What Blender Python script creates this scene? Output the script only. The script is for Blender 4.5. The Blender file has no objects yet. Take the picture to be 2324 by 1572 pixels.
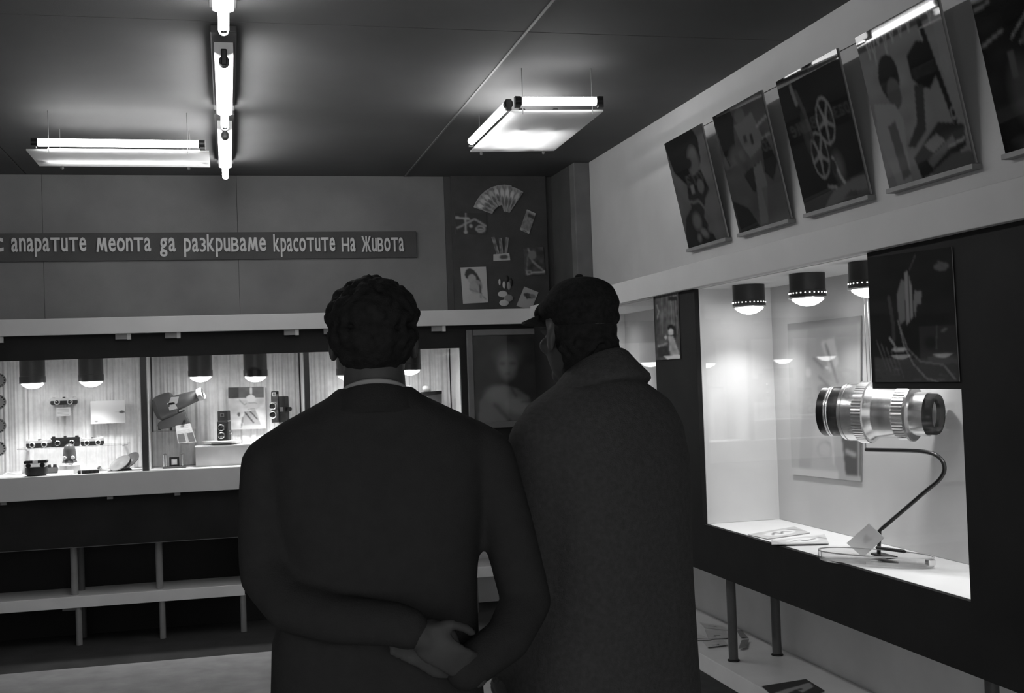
import bpy, math, random
import numpy as np
from mathutils import Vector, Matrix
random.seed(7); RNG = np.random.default_rng(7)
scene = bpy.context.scene
col = scene.collection
PI = math.pi

# ------------------------------------------------------------------ camera
YAW, PITCH, ROLL, FPX = 0.235, 0.025, 0.035, 2700.0
CAMP = np.array([0.0, 0.0, 1.55])
def cam_axes():
    f = np.array([math.sin(YAW)*math.cos(PITCH), math.cos(YAW)*math.cos(PITCH), math.sin(PITCH)])
    rt = np.array([math.cos(YAW), -math.sin(YAW), 0.0]); dn = np.cross(f, rt)
    return rt*math.cos(ROLL)+dn*math.sin(ROLL), -rt*math.sin(ROLL)+dn*math.cos(ROLL), f
RT, DN, FW = cam_axes()
cam = bpy.data.cameras.new('camera'); camo = bpy.data.objects.new('camera', cam); col.objects.link(camo)
camo.matrix_world = Matrix(((RT[0], -DN[0], -FW[0], CAMP[0]), (RT[1], -DN[1], -FW[1], CAMP[1]),
                            (RT[2], -DN[2], -FW[2], CAMP[2]), (0, 0, 0, 1)))
cam.sensor_fit = 'HORIZONTAL'; cam.sensor_width = 36.0; cam.lens = FPX/2324*36.0
cam.clip_start = 0.05
scene.camera = camo
def ray(x, y): return RT*((x-1162)/FPX)+DN*((y-786)/FPX)+FW
def onY(x, y, Y): d = ray(x, y); return Vector(CAMP+d*(Y/d[1]))
def onX(x, y, X): d = ray(x, y); return Vector(CAMP+d*(X/d[0]))
def onZ(x, y, Z): d = ray(x, y); return Vector(CAMP+d*((Z-1.55)/d[2]))

# ------------------------------------------------------------------ world, exposure
w = bpy.data.worlds.new('room_ambient'); scene.world = w; w.use_nodes = True
w.node_tree.nodes['Background'].inputs[0].default_value = (1, 1, 1, 1)
w.node_tree.nodes['Background'].inputs[1].default_value = 0.85
scene.view_settings.view_transform = 'Standard'; scene.view_settings.look = 'None'
scene.view_settings.gamma = 1.0; scene.view_settings.use_curve_mapping = False
scene.view_settings.exposure = 0.0
TUBE_E, PANEL_TUBE_E, BULB_E, SPOT_W = 40.0, 13.0, 11.0, 21.0

# ------------------------------------------------------------------ materials
def newmat(name):
    m = bpy.data.materials.new(name); m.use_nodes = True
    return m, m.node_tree, m.node_tree.nodes['Principled BSDF']
def gmat(name, v, rough=0.6, spec=0.4, metal=0.0, var=0.12, scale=9.0, bump=0.0, coat=0.0):
    m, t, p = newmat(name)
    tc = t.nodes.new('ShaderNodeTexCoord'); n = t.nodes.new('ShaderNodeTexNoise')
    n.inputs['Scale'].default_value = scale; n.inputs['Detail'].default_value = 4
    r = t.nodes.new('ShaderNodeMapRange')
    r.inputs['From Min'].default_value = 0.3; r.inputs['From Max'].default_value = 0.7
    r.inputs['To Min'].default_value = v*(1-var); r.inputs['To Max'].default_value = min(1, v*(1+var))
    t.links.new(tc.outputs['Object'], n.inputs['Vector']); t.links.new(n.outputs['Fac'], r.inputs['Value'])
    t.links.new(r.outputs[0], p.inputs['Base Color'])
    p.inputs['Roughness'].default_value = rough; p.inputs['Metallic'].default_value = metal
    p.inputs['Specular IOR Level'].default_value = spec; p.inputs['Coat Weight'].default_value = coat
    p.inputs['Coat Roughness'].default_value = 0.05
    if bump:
        n2 = t.nodes.new('ShaderNodeTexNoise'); n2.inputs['Scale'].default_value = 350; n2.inputs['Detail'].default_value = 3
        b = t.nodes.new('ShaderNodeBump'); b.inputs['Strength'].default_value = bump; b.inputs['Distance'].default_value = 0.004
        t.links.new(tc.outputs['Object'], n2.inputs['Vector']); t.links.new(n2.outputs['Fac'], b.inputs['Height'])
        t.links.new(b.outputs['Normal'], p.inputs['Normal'])
    return m
def emat(name, e):
    m, t, p = newmat(name)
    p.inputs['Base Color'].default_value = (.9, .9, .9, 1); p.inputs['Emission Color'].default_value = (1, 1, 1, 1)
    p.inputs['Emission Strength'].default_value = e
    return m
def glassmat(name, refl=1.0, ior=1.45):
    m, t, p = newmat(name); t.nodes.remove(p); o = t.nodes['Material Output']
    tr = t.nodes.new('ShaderNodeBsdfTransparent'); gl = t.nodes.new('ShaderNodeBsdfGlossy'); gl.inputs['Roughness'].default_value = 0.02
    tr.inputs[0].default_value = (.97, .97, .97, 1)
    lw = t.nodes.new('ShaderNodeLayerWeight'); lw.inputs[0].default_value = .5
    pw = t.nodes.new('ShaderNodeMath'); pw.operation = 'POWER'; pw.inputs[1].default_value = 5.0
    mu = t.nodes.new('ShaderNodeMath'); mu.operation = 'MULTIPLY_ADD'; mu.inputs[1].default_value = .7*refl; mu.inputs[2].default_value = .009*refl
    mx = t.nodes.new('ShaderNodeMixShader')
    t.links.new(lw.outputs['Facing'], pw.inputs[0]); t.links.new(pw.outputs[0], mu.inputs[0]); t.links.new(mu.outputs[0], mx.inputs[0])
    t.links.new(tr.outputs[0], mx.inputs[1]); t.links.new(gl.outputs[0], mx.inputs[2]); t.links.new(mx.outputs[0], o.inputs[0])
    return m
def printmat(name, rough, coat=0.0, spec=.2):
    m, t, p = newmat(name); a = t.nodes.new('ShaderNodeAttribute'); a.attribute_name = 'Col'
    t.links.new(a.outputs['Color'], p.inputs['Base Color']); p.inputs['Roughness'].default_value = rough
    p.inputs['Specular IOR Level'].default_value = spec
    p.inputs['Coat Weight'].default_value = coat; p.inputs['Coat Roughness'].default_value = 0.03
    return m
def diffusermat(name):
    m, t, p = newmat(name); t.nodes.remove(p); o = t.nodes['Material Output']
    a = t.nodes.new('ShaderNodeBsdfTranslucent'); b = t.nodes.new('ShaderNodeBsdfDiffuse'); x = t.nodes.new('ShaderNodeMixShader')
    a.inputs[0].default_value = (.85, .85, .85, 1); b.inputs[0].default_value = (.8, .8, .8, 1); x.inputs[0].default_value = 0.4
    t.links.new(a.outputs[0], x.inputs[1]); t.links.new(b.outputs[0], x.inputs[2]); t.links.new(x.outputs[0], o.inputs[0])
    return m
M = dict(
    ceiling=gmat('ceiling_dark_paint', .095, .75, .3, var=.10, scale=2.0, bump=.15),
    ceilbase=gmat('ceiling_joint', .03, .9),
    strip=gmat('ceiling_cover_strip', .17, .5),
    wallback=gmat('dark_wall_cloth', .20, .9, .2, var=.12, scale=3.0, bump=.3),
    signboard=gmat('sign_strip', .085, .9, .2, scale=4.0, bump=.2),
    letter=gmat('letter_card', .62, .7, .2, var=.06),
    fanboard=gmat('display_board_felt', .075, .95, .1, bump=.3),
    frieze=gmat('light_wall_paint', .58, .75, .3, var=.05, scale=3.0, bump=.1),
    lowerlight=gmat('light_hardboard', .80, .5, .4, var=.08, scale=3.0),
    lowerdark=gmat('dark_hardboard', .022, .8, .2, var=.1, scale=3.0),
    rail=gmat('white_rail_paint', .62, .6, .3, var=.04, scale=4.0),
    panel=gmat('black_panel', .016, .7, .25, var=.2, scale=5.0),
    case=gmat('showcase_white', .80, .7, .3, var=.03),
    curtain=gmat('curtain_cloth', .80, .95, .1, var=.07, scale=30.0, bump=.2),
    caseback=gmat('showcase_back_grey', .55, .8, .2, var=.06, scale=3.0),
    frame=gmat('grey_frame', .06, .5),
    bench=gmat('bench_board', .82, .22, .5, var=.05, scale=5.0),
    post=gmat('post_tube', .26, .4, .5),
    postd=gmat('post_tube_dark', .10, .4, .5),
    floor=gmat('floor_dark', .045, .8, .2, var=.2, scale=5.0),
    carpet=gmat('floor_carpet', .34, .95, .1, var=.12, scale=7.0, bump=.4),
    column=gmat('column_paint', .16, .7, .3),
    black=gmat('black_enamel', .012, .35, .5),
    matblack=gmat('black_matt', .014, .75, .2),
    leather=gmat('black_leather', .02, .55, .4, var=.3, scale=60.0, bump=.3),
    grey=gmat('grey_enamel', .10, .4, .5),
    midgrey=gmat('mid_grey', .25, .5, .4),
    lightgrey=gmat('light_grey', .55, .5, .4),
    white=gmat('white_card', .85, .7, .3, var=.02),
    chrome=gmat('satin_chrome', .88, .27, .5, metal=1.0, var=.04, scale=40.0),
    silver=gmat('silver_paint', .62, .35, .5, metal=.15, var=.05, scale=40.0),
    chromed=gmat('dark_chrome', .40, .3, .5, metal=1.0, var=.06, scale=40.0),
    lensglass=gmat('lens_glass', .01, .04, .8, coat=1.0),
    wire=gmat('wire', .12, .4),
    channel=gmat('lamp_channel_dark', .05, .5),
    reflector=gmat('lamp_reflector_white', .8, .5),
    tube=emat('fluorescent_tube', TUBE_E), paneltube=emat('fluorescent_tube_panel', PANEL_TUBE_E), bulb=emat('lamp_bulb', BULB_E), vent=emat('lamp_vent_glow', 2.5),
    diffuser=diffusermat('diffuser_sheet'),
    glass=glassmat('window_glass', 1.0), acrylic=glassmat('clear_plastic', 2.2, 1.45),
    photo=printmat('photo_print', .8, .12), poster=printmat('poster_print', .9, .55, .05), card=printmat('printed_card', .7),
    suit=gmat('suit_cloth', .044, .95, .1, var=.06, scale=40.0, bump=.4),
    trousers=gmat('trouser_cloth', .03, .95, .1, bump=.3),
    coat=gmat('wool_coat', .086, .95, .15, var=.14, scale=90.0, bump=.8),
    cap=gmat('wool_cap', .025, .95, .1, var=.3, scale=90.0, bump=.6),
    hair=gmat('dark_hair', .022, .8, .15, var=.3, scale=60.0, bump=.5),
    skin=gmat('skin', .085, .55, .3, var=.08, scale=30.0),
    shirt=gmat('shirt_cotton', .42, .8, .2),
    shoe=gmat('shoe_leather', .015, .35, .5), eye=gmat('eye', .5, .2),
)

# ------------------------------------------------------------------ mesh helpers
ORG = {}
def setp(o, label=None, cat=None, group=None, kind=None):
    for k, v in (('label', label), ('category', cat), ('group', group), ('kind', kind)):
        if v: o[k] = v
    return o
def thing(name, label, cat, loc=(0, 0, 0), group=None, rotz=0.0):
    o = bpy.data.objects.new(name, None); col.objects.link(o); o.location = loc; o.rotation_euler = (0, 0, rotz)
    o.empty_display_size = .1; ORG[o.name] = Vector((0, 0, 0)) if rotz else Vector(loc)
    return setp(o, label, cat, group)
def link(name, me, parent=None, mat=None):
    o = bpy.data.objects.new(name, me); col.objects.link(o)
    if mat is not None: me.materials.clear(); me.materials.append(M[mat] if isinstance(mat, str) else mat)
    if parent is not None: o.parent = parent; ORG[o.name] = ORG[parent.name]
    else: ORG[o.name] = Vector((0, 0, 0))
    return o
def frame_of(d):
    d = Vector(d).normalized(); a = Vector((0, 0, 1)) if abs(d.z) < .9 else Vector((1, 0, 0))
    u = d.cross(a).normalized(); return u, d.cross(u).normalized(), d
class MB:
    def __init__(s): s.v = []; s.f = []
    def add(s, vs, fs):
        b = len(s.v); s.v += [Vector(v) for v in vs]; s.f += [tuple(i+b for i in f) for f in fs]; return s
    def box(s, x0, x1, y0, y1, z0, z1):
        x0, x1 = sorted((x0, x1)); y0, y1 = sorted((y0, y1)); z0, z1 = sorted((z0, z1))
        return s.add([(x0, y0, z0), (x1, y0, z0), (x1, y1, z0), (x0, y1, z0), (x0, y0, z1), (x1, y0, z1), (x1, y1, z1), (x0, y1, z1)],
                     [(3, 2, 1, 0), (4, 5, 6, 7), (0, 1, 5, 4), (1, 2, 6, 5), (2, 3, 7, 6), (3, 0, 4, 7)])
    def rbox(s, x0, x1, y0, y1, z0, z1, r=.01, n=4):   # rounded in the x-z outline, extruded in y
        pts = []
        for cx, cz, a0 in ((x1-r, z1-r, 0), (x0+r, z1-r, 90), (x0+r, z0+r, 180), (x1-r, z0+r, 270)):
            for i in range(n+1):
                a = math.radians(a0+90*i/n); pts.append((cx+r*math.cos(a), y0, cz+r*math.sin(a)))
        return s.prism(pts, (0, y1-y0, 0))
    def prism(s, pts, vec):
        n = len(pts); vec = Vector(vec); a = [Vector(p) for p in pts]; b = [p+vec for p in a]
        fs = [tuple(range(n))[::-1], tuple(range(n, 2*n))] + [(i, (i+1) % n, n+(i+1) % n, n+i) for i in range(n)]
        return s.add(a+b, fs)
    def rings(s, rs, cap=True, closed=False):
        n = len(rs[0]); vs = [p for r in rs for p in r]; fs = []
        for k in range(len(rs)-1):
            for i in range(n): fs.append((k*n+i, k*n+(i+1) % n, (k+1)*n+(i+1) % n, (k+1)*n+i))
        if closed:
            k = len(rs)-1
            for i in range(n): fs.append((k*n+i, k*n+(i+1) % n, (i+1) % n, i))
        elif cap: fs.append(tuple(range(n))[::-1]); fs.append(tuple(range((len(rs)-1)*n, len(rs)*n)))
        return s.add(vs, fs)
    def lathe(s, prof, o=(0, 0, 0), ax=(0, 0, 1), n=24, gear=0.0, cap=True):
        u, v, d = frame_of(ax); o = Vector(o); rs = []
        for r, h in prof:
            rs.append([o+d*h+(u*math.cos(2*PI*i/n)+v*math.sin(2*PI*i/n))*(r-(gear if i % 2 else 0)) for i in range(n)])
        return s.rings(rs, cap)
    def cyl(s, p0, p1, r0, r1=None, n=16):
        p0 = Vector(p0); p1 = Vector(p1); return s.lathe([(r0, 0), (r0 if r1 is None else r1, (p1-p0).length)], p0, p1-p0, n)
    def tube(s, pts, r, n=10):
        pts = [Vector(p) for p in pts]; rs = []; u = None
        for i, p in enumerate(pts):
            d = (pts[min(i+1, len(pts)-1)]-pts[max(i-1, 0)]).normalized()
            if u is None: u, v, _ = frame_of(d)
            u = (u-d*u.dot(d)).normalized(); v = d.cross(u)
            rr = r[i] if hasattr(r, '__len__') else r
            rs.append([p+(u*math.cos(2*PI*k/n)+v*math.sin(2*PI*k/n))*rr for k in range(n)])
        return s.rings(rs)
    def ell(s, c, r, R=None, nu=16, nv=10):
        c = Vector(c); rs = []
        for j in range(1, nv):
            t = PI*j/nv; rs.append([Vector((r[0]*math.sin(t)*math.cos(2*PI*i/nu), r[1]*math.sin(t)*math.sin(2*PI*i/nu), -r[2]*math.cos(t))) for i in range(nu)])
        vs = [Vector((0, 0, -r[2])), Vector((0, 0, r[2]))]+[p for q in rs for p in q]
        if R is not None: vs = [R @ p for p in vs]
        vs = [p+c for p in vs]; m = len(rs); fs = []
        for i in range(nu):
            fs.append((0, 2+(i+1) % nu, 2+i)); fs.append((1, 2+(m-1)*nu+i, 2+(m-1)*nu+(i+1) % nu))
            for k in range(m-1): fs.append((2+k*nu+i, 2+k*nu+(i+1) % nu, 2+(k+1)*nu+(i+1) % nu, 2+(k+1)*nu+i))
        return s.add(vs, fs)
    def limb(s, pts, rad, n=14, sub=4):       # smooth capsule chain with tapering radius
        P = [Vector(p) for p in pts]; out = []; rr = []
        for i in range(len(P)-1):
            for k in range(sub): out.append(P[i].lerp(P[i+1], k/sub)); rr.append(rad[i]*(1-k/sub)+rad[i+1]*k/sub)
        out.append(P[-1]); rr.append(rad[-1]); s.tube(out, rr, n)
        for p, r in zip(P, rad): s.ell(p, (r, r, r), nu=12, nv=8)
        return s
    def xf(s, Mx): s.v = [Mx @ v for v in s.v]; return s
    def mesh(s, name, org=Vector((0, 0, 0))):
        me = bpy.data.meshes.new(name); me.from_pydata([tuple(v-org) for v in s.v], [], s.f); me.update(); return me
    def build(s, name, mat, parent=None, smooth=False, bev=0.0, ang=35):
        org = ORG[parent.name] if parent is not None else Vector((0, 0, 0))
        me = s.mesh(name, org); fix_normals(me)
        if smooth:
            me.polygons.foreach_set('use_smooth', [True]*len(me.polygons)); me.set_sharp_from_angle(angle=math.radians(ang))
        o = link(name, me, parent, mat)
        if bev:
            b = o.modifiers.new('bevel', 'BEVEL'); b.width = bev; b.segments = 2; b.limit_method = 'ANGLE'
        return o
import bmesh
def fix_normals(me):
    bm = bmesh.new(); bm.from_mesh(me); bmesh.ops.recalc_face_normals(bm, faces=bm.faces); bm.to_mesh(me); bm.free()
def remeshed(mb, name, mat, parent, voxel=.008, smooth=4, org=None):
    me = mb.mesh('tmp'); fix_normals(me); o = bpy.data.objects.new('tmp', me); col.objects.link(o)
    r = o.modifiers.new('r', 'REMESH'); r.mode = 'VOXEL'; r.voxel_size = voxel
    if smooth:
        sm = o.modifiers.new('s', 'SMOOTH'); sm.iterations = smooth; sm.factor = .5
    dg = bpy.context.evaluated_depsgraph_get(); e = o.evaluated_get(dg); m2 = bpy.data.meshes.new_from_object(e)
    bpy.data.objects.remove(o); bpy.data.meshes.remove(me); m2.name = name
    m2.polygons.foreach_set('use_smooth', [True]*len(m2.polygons))
    return link(name, m2, parent, mat)
def copy_tree(o, parent=None, loc=None, label=None):
    c = o.copy(); col.objects.link(c); c.parent = parent
    ORG[c.name] = ORG[o.name]
    if loc is not None: c.location = loc
    if label: c['label'] = label
    for ch in [k for k in bpy.data.objects if k.parent == o]: copy_tree(ch, c)
    return c
def struct(o): o['kind'] = 'structure'; return o

# ------------------------------------------------------------------ printed pictures (flat print as colour on a fine grid)
class Pic:
    def __init__(s, w, h, base=.5):
        s.w, s.h = w, h; s.a = np.full((h, w), float(base))
        s.U, s.V = np.meshgrid((np.arange(w)+.5)/w, (np.arange(h)+.5)/h)
    def _put(s, m, v, al):
        s.a = s.a*(1-m*al)+v*m*al; return s
    def poly(s, pts, v, al=1.0):
        m = np.zeros((s.h, s.w), bool); n = len(pts)
        for i in range(n):
            x0, y0 = pts[i]; x1, y1 = pts[(i+1) % n]
            if y0 == y1: continue
            c = ((s.V >= min(y0, y1)) & (s.V < max(y0, y1))) & (s.U < (x0+(s.V-y0)*(x1-x0)/(y1-y0)))
            m ^= c
        return s._put(m.astype(float), v, al)
    def rect(s, x0, y0, x1, y1, v, al=1.0): return s.poly([(x0, y0), (x1, y0), (x1, y1), (x0, y1)], v, al)
    def ell(s, cx, cy, rx, ry, v, rot=0.0, al=1.0, soft=0.0, ring=0.0):
        c, q = math.cos(rot), math.sin(rot); asp = s.h/s.w
        dx = s.U-cx; dy = (s.V-cy)*asp; x = (dx*c+dy*q)/rx; y = (-dx*q+dy*c)/(ry*asp); d = np.sqrt(x*x+y*y)
        if ring: m = ((d < 1) & (d > 1-ring)).astype(float)
        elif soft: m = np.clip((1-d)/soft, 0, 1)
        else: m = (d < 1).astype(float)
        return s._put(m, v, al)
    def line(s, pts, wd, v, al=1.0):
        m = np.zeros((s.h, s.w)); asp = s.h/s.w
        for (x0, y0), (x1, y1) in zip(pts[:-1], pts[1:]):
            ax, ay, bx, by = x0, y0*asp, x1, y1*asp; dx, dy = bx-ax, by-ay; L = dx*dx+dy*dy+1e-9
            t = np.clip(((s.U-ax)*dx+(s.V*asp-ay)*dy)/L, 0, 1)
            d = np.hypot(s.U-ax-t*dx, s.V*asp-ay-t*dy); m = np.maximum(m, (d < wd/2).astype(float))
        return s._put(m, v, al)
    def noise(s, amt, k=8):
        g = RNG.random((k*2+2, k+2)); yy = s.V*(g.shape[0]-1.01); xx = s.U*(g.shape[1]-1.01); i = yy.astype(int); j = xx.astype(int); fy = yy-i; fx = xx-j
        n = g[i, j]*(1-fy)*(1-fx)+g[i+1, j]*fy*(1-fx)+g[i, j+1]*(1-fy)*fx+g[i+1, j+1]*fy*fx
        s.a = s.a*(1+amt*(n-.5)*2); return s
    def blur(s, n=1):
        for _ in range(n):
            p = np.pad(s.a, 1, mode='edge'); s.a = (p[1:-1, 1:-1]*2+p[:-2, 1:-1]+p[2:, 1:-1]+p[1:-1, :-2]+p[1:-1, 2:])/6
        return s
def print_mesh(name, TL, TR, BR, BL, pic, thick=.003, parent=None, mat='photo'):
    TL, TR, BR, BL = [Vector(p) for p in (TL, TR, BR, BL)]
    org = ORG[parent.name] if parent is not None else Vector((0, 0, 0))
    h, w_ = pic.h, pic.w; nrm = (TR-TL).cross(BL-TL).normalized()      # points to the back of the sheet
    a = np.clip(pic.a, .004, 1.0); vs = []; cs = []
    for j in range(h):
        tv = j/(h-1); L = TL.lerp(BL, tv); R_ = TR.lerp(BR, tv)
        for i in range(w_):
            vs.append(tuple(L.lerp(R_, i/(w_-1))-org)); cs.append(a[j, i])
    fs = [(j*w_+i, (j+1)*w_+i, (j+1)*w_+i+1, j*w_+i+1) for j in range(h-1) for i in range(w_-1)]
    b = len(vs)
    for p in (TL, TR, BR, BL): vs.append(tuple(p+nrm*thick-org)); cs.append(.4)
    c = [0, w_-1, h*w_-1, (h-1)*w_]
    fs += [(b, b+1, b+2, b+3)]
    def edge(idx, b0, b1): fs.append(tuple(idx)+(b1, b0))
    edge(list(range(0, w_)), b, b+1); edge([k*w_+w_-1 for k in range(h)], b+1, b+2)
    edge(list(range(h*w_-1, (h-1)*w_-1, -1)), b+2, b+3); edge([k*w_ for k in range(h-1, -1, -1)], b+3, b)
    me = bpy.data.meshes.new(name); me.from_pydata(vs, [], fs); me.update()
    at = me.color_attributes.new('Col', 'FLOAT_COLOR', 'POINT')
    arr = np.ones((len(vs), 4), np.float32); arr[:, :3] = np.array(cs, np.float32)[:, None]
    at.data.foreach_set('color', arr.ravel())
    return link(name, me, parent, mat)

# ================================================================== STRUCTURE
CZ = 2.95; WX = 2.37; WY = 8.10; PX = 2.00; PY = 7.72     # ceiling, right wall, back wall, dark panel planes
XL, YN = -3.2, -1.6
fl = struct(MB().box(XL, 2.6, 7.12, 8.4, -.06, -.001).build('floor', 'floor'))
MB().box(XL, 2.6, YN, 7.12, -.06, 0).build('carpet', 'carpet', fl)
ce = struct(MB().box(XL, 2.6, YN, 8.4, CZ+.012, CZ+.05).build('ceiling', 'ceilbase'))
xs = [-3.2, -2.44, -1.22, 0.0, 1.22, 2.44]; ys = [-1.6, -.22, 2.22, 4.66, 8.12]
for i in range(len(xs)-1):
    for j in range(len(ys)-1):
        g = .0022
        MB().box(xs[i]+g, min(xs[i+1], 2.4)-g, ys[j]+g, ys[j+1]-g, CZ, CZ+.012).build('ceiling_panel', 'ceiling', ce, bev=.0015)
MB().box(1.216, 1.226, 2.2, WY, CZ-.004, CZ).build('cover_strip', 'strip', ce)
wb = struct(MB().box(XL, 2.6, WY+.012, WY+.06, 0, CZ+.01).build('wall_back', 'ceilbase'))
wx = [XL, -2.35, -1.13, .09, onY(1012, 560, WY).x, 2.53]
for i in range(len(wx)-1): MB().box(wx[i]+.001, wx[i+1]-.001, WY, WY+.012, 0.0, CZ).build('wall_panel', 'wallback' if i < 4 else 'signboard', wb, bev=.001)
MB().box(2.265, WX-.001, 7.63, WY-.001, 2.015, CZ).build('corner_board', 'signboard', wb)
wr = struct(MB().box(WX, WX+.06, YN, WY+.012, 0, CZ+.01).build('wall_right', 'frieze'))
wl = struct(MB().box(XL-.06, XL, YN, WY+.06, 0, CZ+.01).build('wall_left', 'frieze'))
cl = MB().box(2.262, 2.372, 7.52, 7.63, 0, CZ).build('trim_1', 'column', bev=.006); struct(cl)

# ---- back display front: dark panel with three openings, white rails
OZ0, OZ1 = 1.046, 1.749
wins = [(-2.05, onY(320, 900, PY).x), (onY(333, 900, PY).x, onY(692, 900, PY).x), (onY(703, 900, PY).x, onY(1047, 860, PY).x)]
XE = 1.985
pb = struct(MB().box(XL, XE+.02, PY, PY+.02, OZ1, 2.0).build('wall_showcase_back', 'panel'))
for a, b in ((XL, wins[0][0]), (wins[0][1], wins[1][0]), (wins[1][1], wins[2][0])):
    MB().box(a, b, PY-.004, PY+.02, .90, OZ1).build('mullion', 'frame', pb)
MB().box(wins[2][1], XE+.02, PY, PY+.02, .90, OZ1).build('end_panel', 'panel', pb)
MB().box(XL, XE+.02, PY+.004, PY+.022, .60, .90).build('valance', 'panel', pb)
MB().box(XL, XE+.02, PY+.002, PY+.024, .597, .601).build('valance_edge', 'postd', pb)
t2 = struct(MB().box(XL, XE, PY-.05, PY, 1.897, 1.998).build('trim_2', 'rail', bev=.003))
MB().box(XL, XE, PY, WY, 1.985, 1.998).build('ledge_board', 'rail', t2)
t3 = struct(MB().box(XL, wins[2][1]+.015, PY-.045, PY, .902, OZ0-.002).build('trim_3', 'rail', bev=.003))
for px in (-30, 262, 375, 645, 735, 980): 
    c = onY(px, 765, PY-.02); MB().box(c.x, c.x+.07, PY-.028, PY-.001, 1.862, 1.897).build('packing_block', 'midgrey', t2)
    MB().box(c.x+.07, c.x+.092, PY-.03, PY-.001, 1.860, 1.897).build('packing_block', 'lightgrey', t2)
for px in (8, 250, 403):
    c = onY(px, 1130, PY-.02); MB().box(c.x-.017, c.x+.017, PY-.03, PY-.001, .884, .902).build('packing_block', 'midgrey', t3)
# lower back wall boards behind the benches
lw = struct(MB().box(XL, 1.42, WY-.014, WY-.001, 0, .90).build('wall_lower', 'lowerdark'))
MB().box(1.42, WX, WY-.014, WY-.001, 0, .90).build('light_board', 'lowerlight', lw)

# ---- right display front
RZ0, RZ1 = .876, 1.905
y1a, y1b = 5.40, 6.9            # far window
y2a, y2b = 2.958, 4.885         # near window
pr = struct(MB().box(PX, PX+.02, YN, y2a, .67, RZ1+.09).build('wall_showcase_right', 'panel'))
MB().box(PX, PX+.02, y2b, y1a, .67, RZ1).build('divider_panel', 'panel', pr)
MB().box(PX, PX+.02, y1b, PY, .67, RZ1).build('end_panel', 'panel', pr)
MB().box(PX, PX+.02, y2a, y2b, .67, RZ0).build('sill_panel', 'panel', pr)
MB().box(PX, PX+.02, y1a, y1b, .67, RZ0).build('sill_panel', 'panel', pr)
MB().box(PX, PX+.02, y2a, 3.43, 1.47, RZ1).build('corner_panel', 'panel', pr)
for ya_, yb_ in ((y2a, y2b), (y1a, y1b)): MB().box(PX, PX+.02, ya_, yb_, RZ1, RZ1+.09).build('lintel', 'case', pr)
MB().box(PX-.03, PX, YN, PY-.05, 1.905, 2.012).build('trim_4', 'rail', bev=.003)
t4 = struct(bpy.data.objects['trim_4'])
MB().box(PX, WX, YN, PY, 1.998, 2.012).build('ledge_board', 'rail', t4)
rl = struct(MB().box(WX-.012, WX-.001, YN, WY-.02, 0.0, .67).build('wall_lower_right', 'lowerlight'))

# ================================================================== LIGHTS OF THE ROOM
def tube_fixture(name, label, y0, y1):
    t = thing(name, label, 'light', (.02, y0, CZ), 'row of single tube ceiling lights')
    X = .02
    MB().box(X-.05, X+.05, y0-.14, y1-.0, CZ-.03, CZ-.001).build('channel', 'channel', t, bev=.004)
    MB().prism([(X-.037, y0, CZ-.03), (X-.037, y0, CZ-.070), (X-.012, y0, CZ-.080), (X+.012, y0, CZ-.080), (X+.037, y0, CZ-.070), (X+.037, y0, CZ-.03)], (0, y1-y0-.10, 0)).build('reflector', 'reflector', t)
    tb = MB().lathe([(.008, 0), (.017, .006), (.019, .02), (.019, y1-y0-.0), (.016, y1-y0+.012), (.006, y1-y0+.018)], (X, y0+.02, CZ-.105), (0, 1, 0), 16).build('tube', 'tube', t, smooth=True)
    for yy in (y0-.02, y1-.04):
        MB().box(X-.012, X+.012, yy, yy+.03, CZ-.125, CZ-.06).build('lamp_holder', 'black', t, bev=.004)
    MB().cyl((X, y0-.005, CZ-.105), (X, y0+.035, CZ-.105), .021, n=16).build('tube_cap', 'black', t, smooth=True)
    return t
# tube ends in metres along the room
tube_fixture('fluorescent_light', 'nearest bare fluorescent tube light, cut by the top of the picture', 3.20, 4.40)
tube_fixture('fluorescent_light', 'middle bare fluorescent tube light of the ceiling row, with dark end plate', 4.84, 6.05)
tube_fixture('fluorescent_light', 'farthest bare fluorescent tube light of the ceiling row, near the lettered wall', 6.28, 7.50)

def diffuser_light(label, corners, tubes, loc):
    t = thing('diffuser_light', label, 'light', loc)
    NL, NR, FR, FL = [Vector(c) for c in corners]
    MB().prism([NL, NR, FR, FL], (0, 0, .008)).build('diffuser', 'diffuser', t)
    for (a, b) in tubes:
        a = Vector(a); b = Vector(b); d = (b-a).normalized()
        MB().cyl(a, b, .019, n=14).build('tube', 'paneltube', t, smooth=True)
        for p, q in ((a, -1), (b, 1)):
            MB().cyl(p+d*q*.001, p+d*q*.03, .021, n=14).build('tube_cap', 'black', t, smooth=True)
            c = p+d*q*.02; MB().box(c.x-.012, c.x+.012, c.y-.012, c.y+.012, HZ+.006, c.z+.02).build('lamp_holder', 'channel', t)
    for k, (p, q) in enumerate(((NL, NR), (NR, NL), (FR, FL), (FL, FR))):
        c = p.lerp(q, .12); MB().cyl((c.x, c.y, c.z-.012), (c.x, c.y, CZ), .002, n=6).build('hanger_wire', 'wire', t)
    for p, q in ((FR, FL), (FL, FR)):
        c = p.lerp(q, .13); MB().ell((c.x, c.y, c.z-.008), (.008, .008, .01), nu=8, nv=6).build('hook', 'midgrey', t)
    return t
HZ = 2.75
def hz(x, y): return onZ(x, y, HZ)
a, b = -.94, -.062
diffuser_light('long hanging diffuser panel with tube along its near edge, left of the ceiling row',
    [(a, 6.25, HZ), (b, 6.25, HZ), (b, 6.68, HZ), (a, 6.68, HZ)],
    [((a+.06, 6.22, HZ+.035), (b-.05, 6.22, HZ+.035)), ((a+.06, 6.56, HZ+.052), (b-.05, 6.56, HZ+.052))], (-.5, 6.46, CZ))
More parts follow.
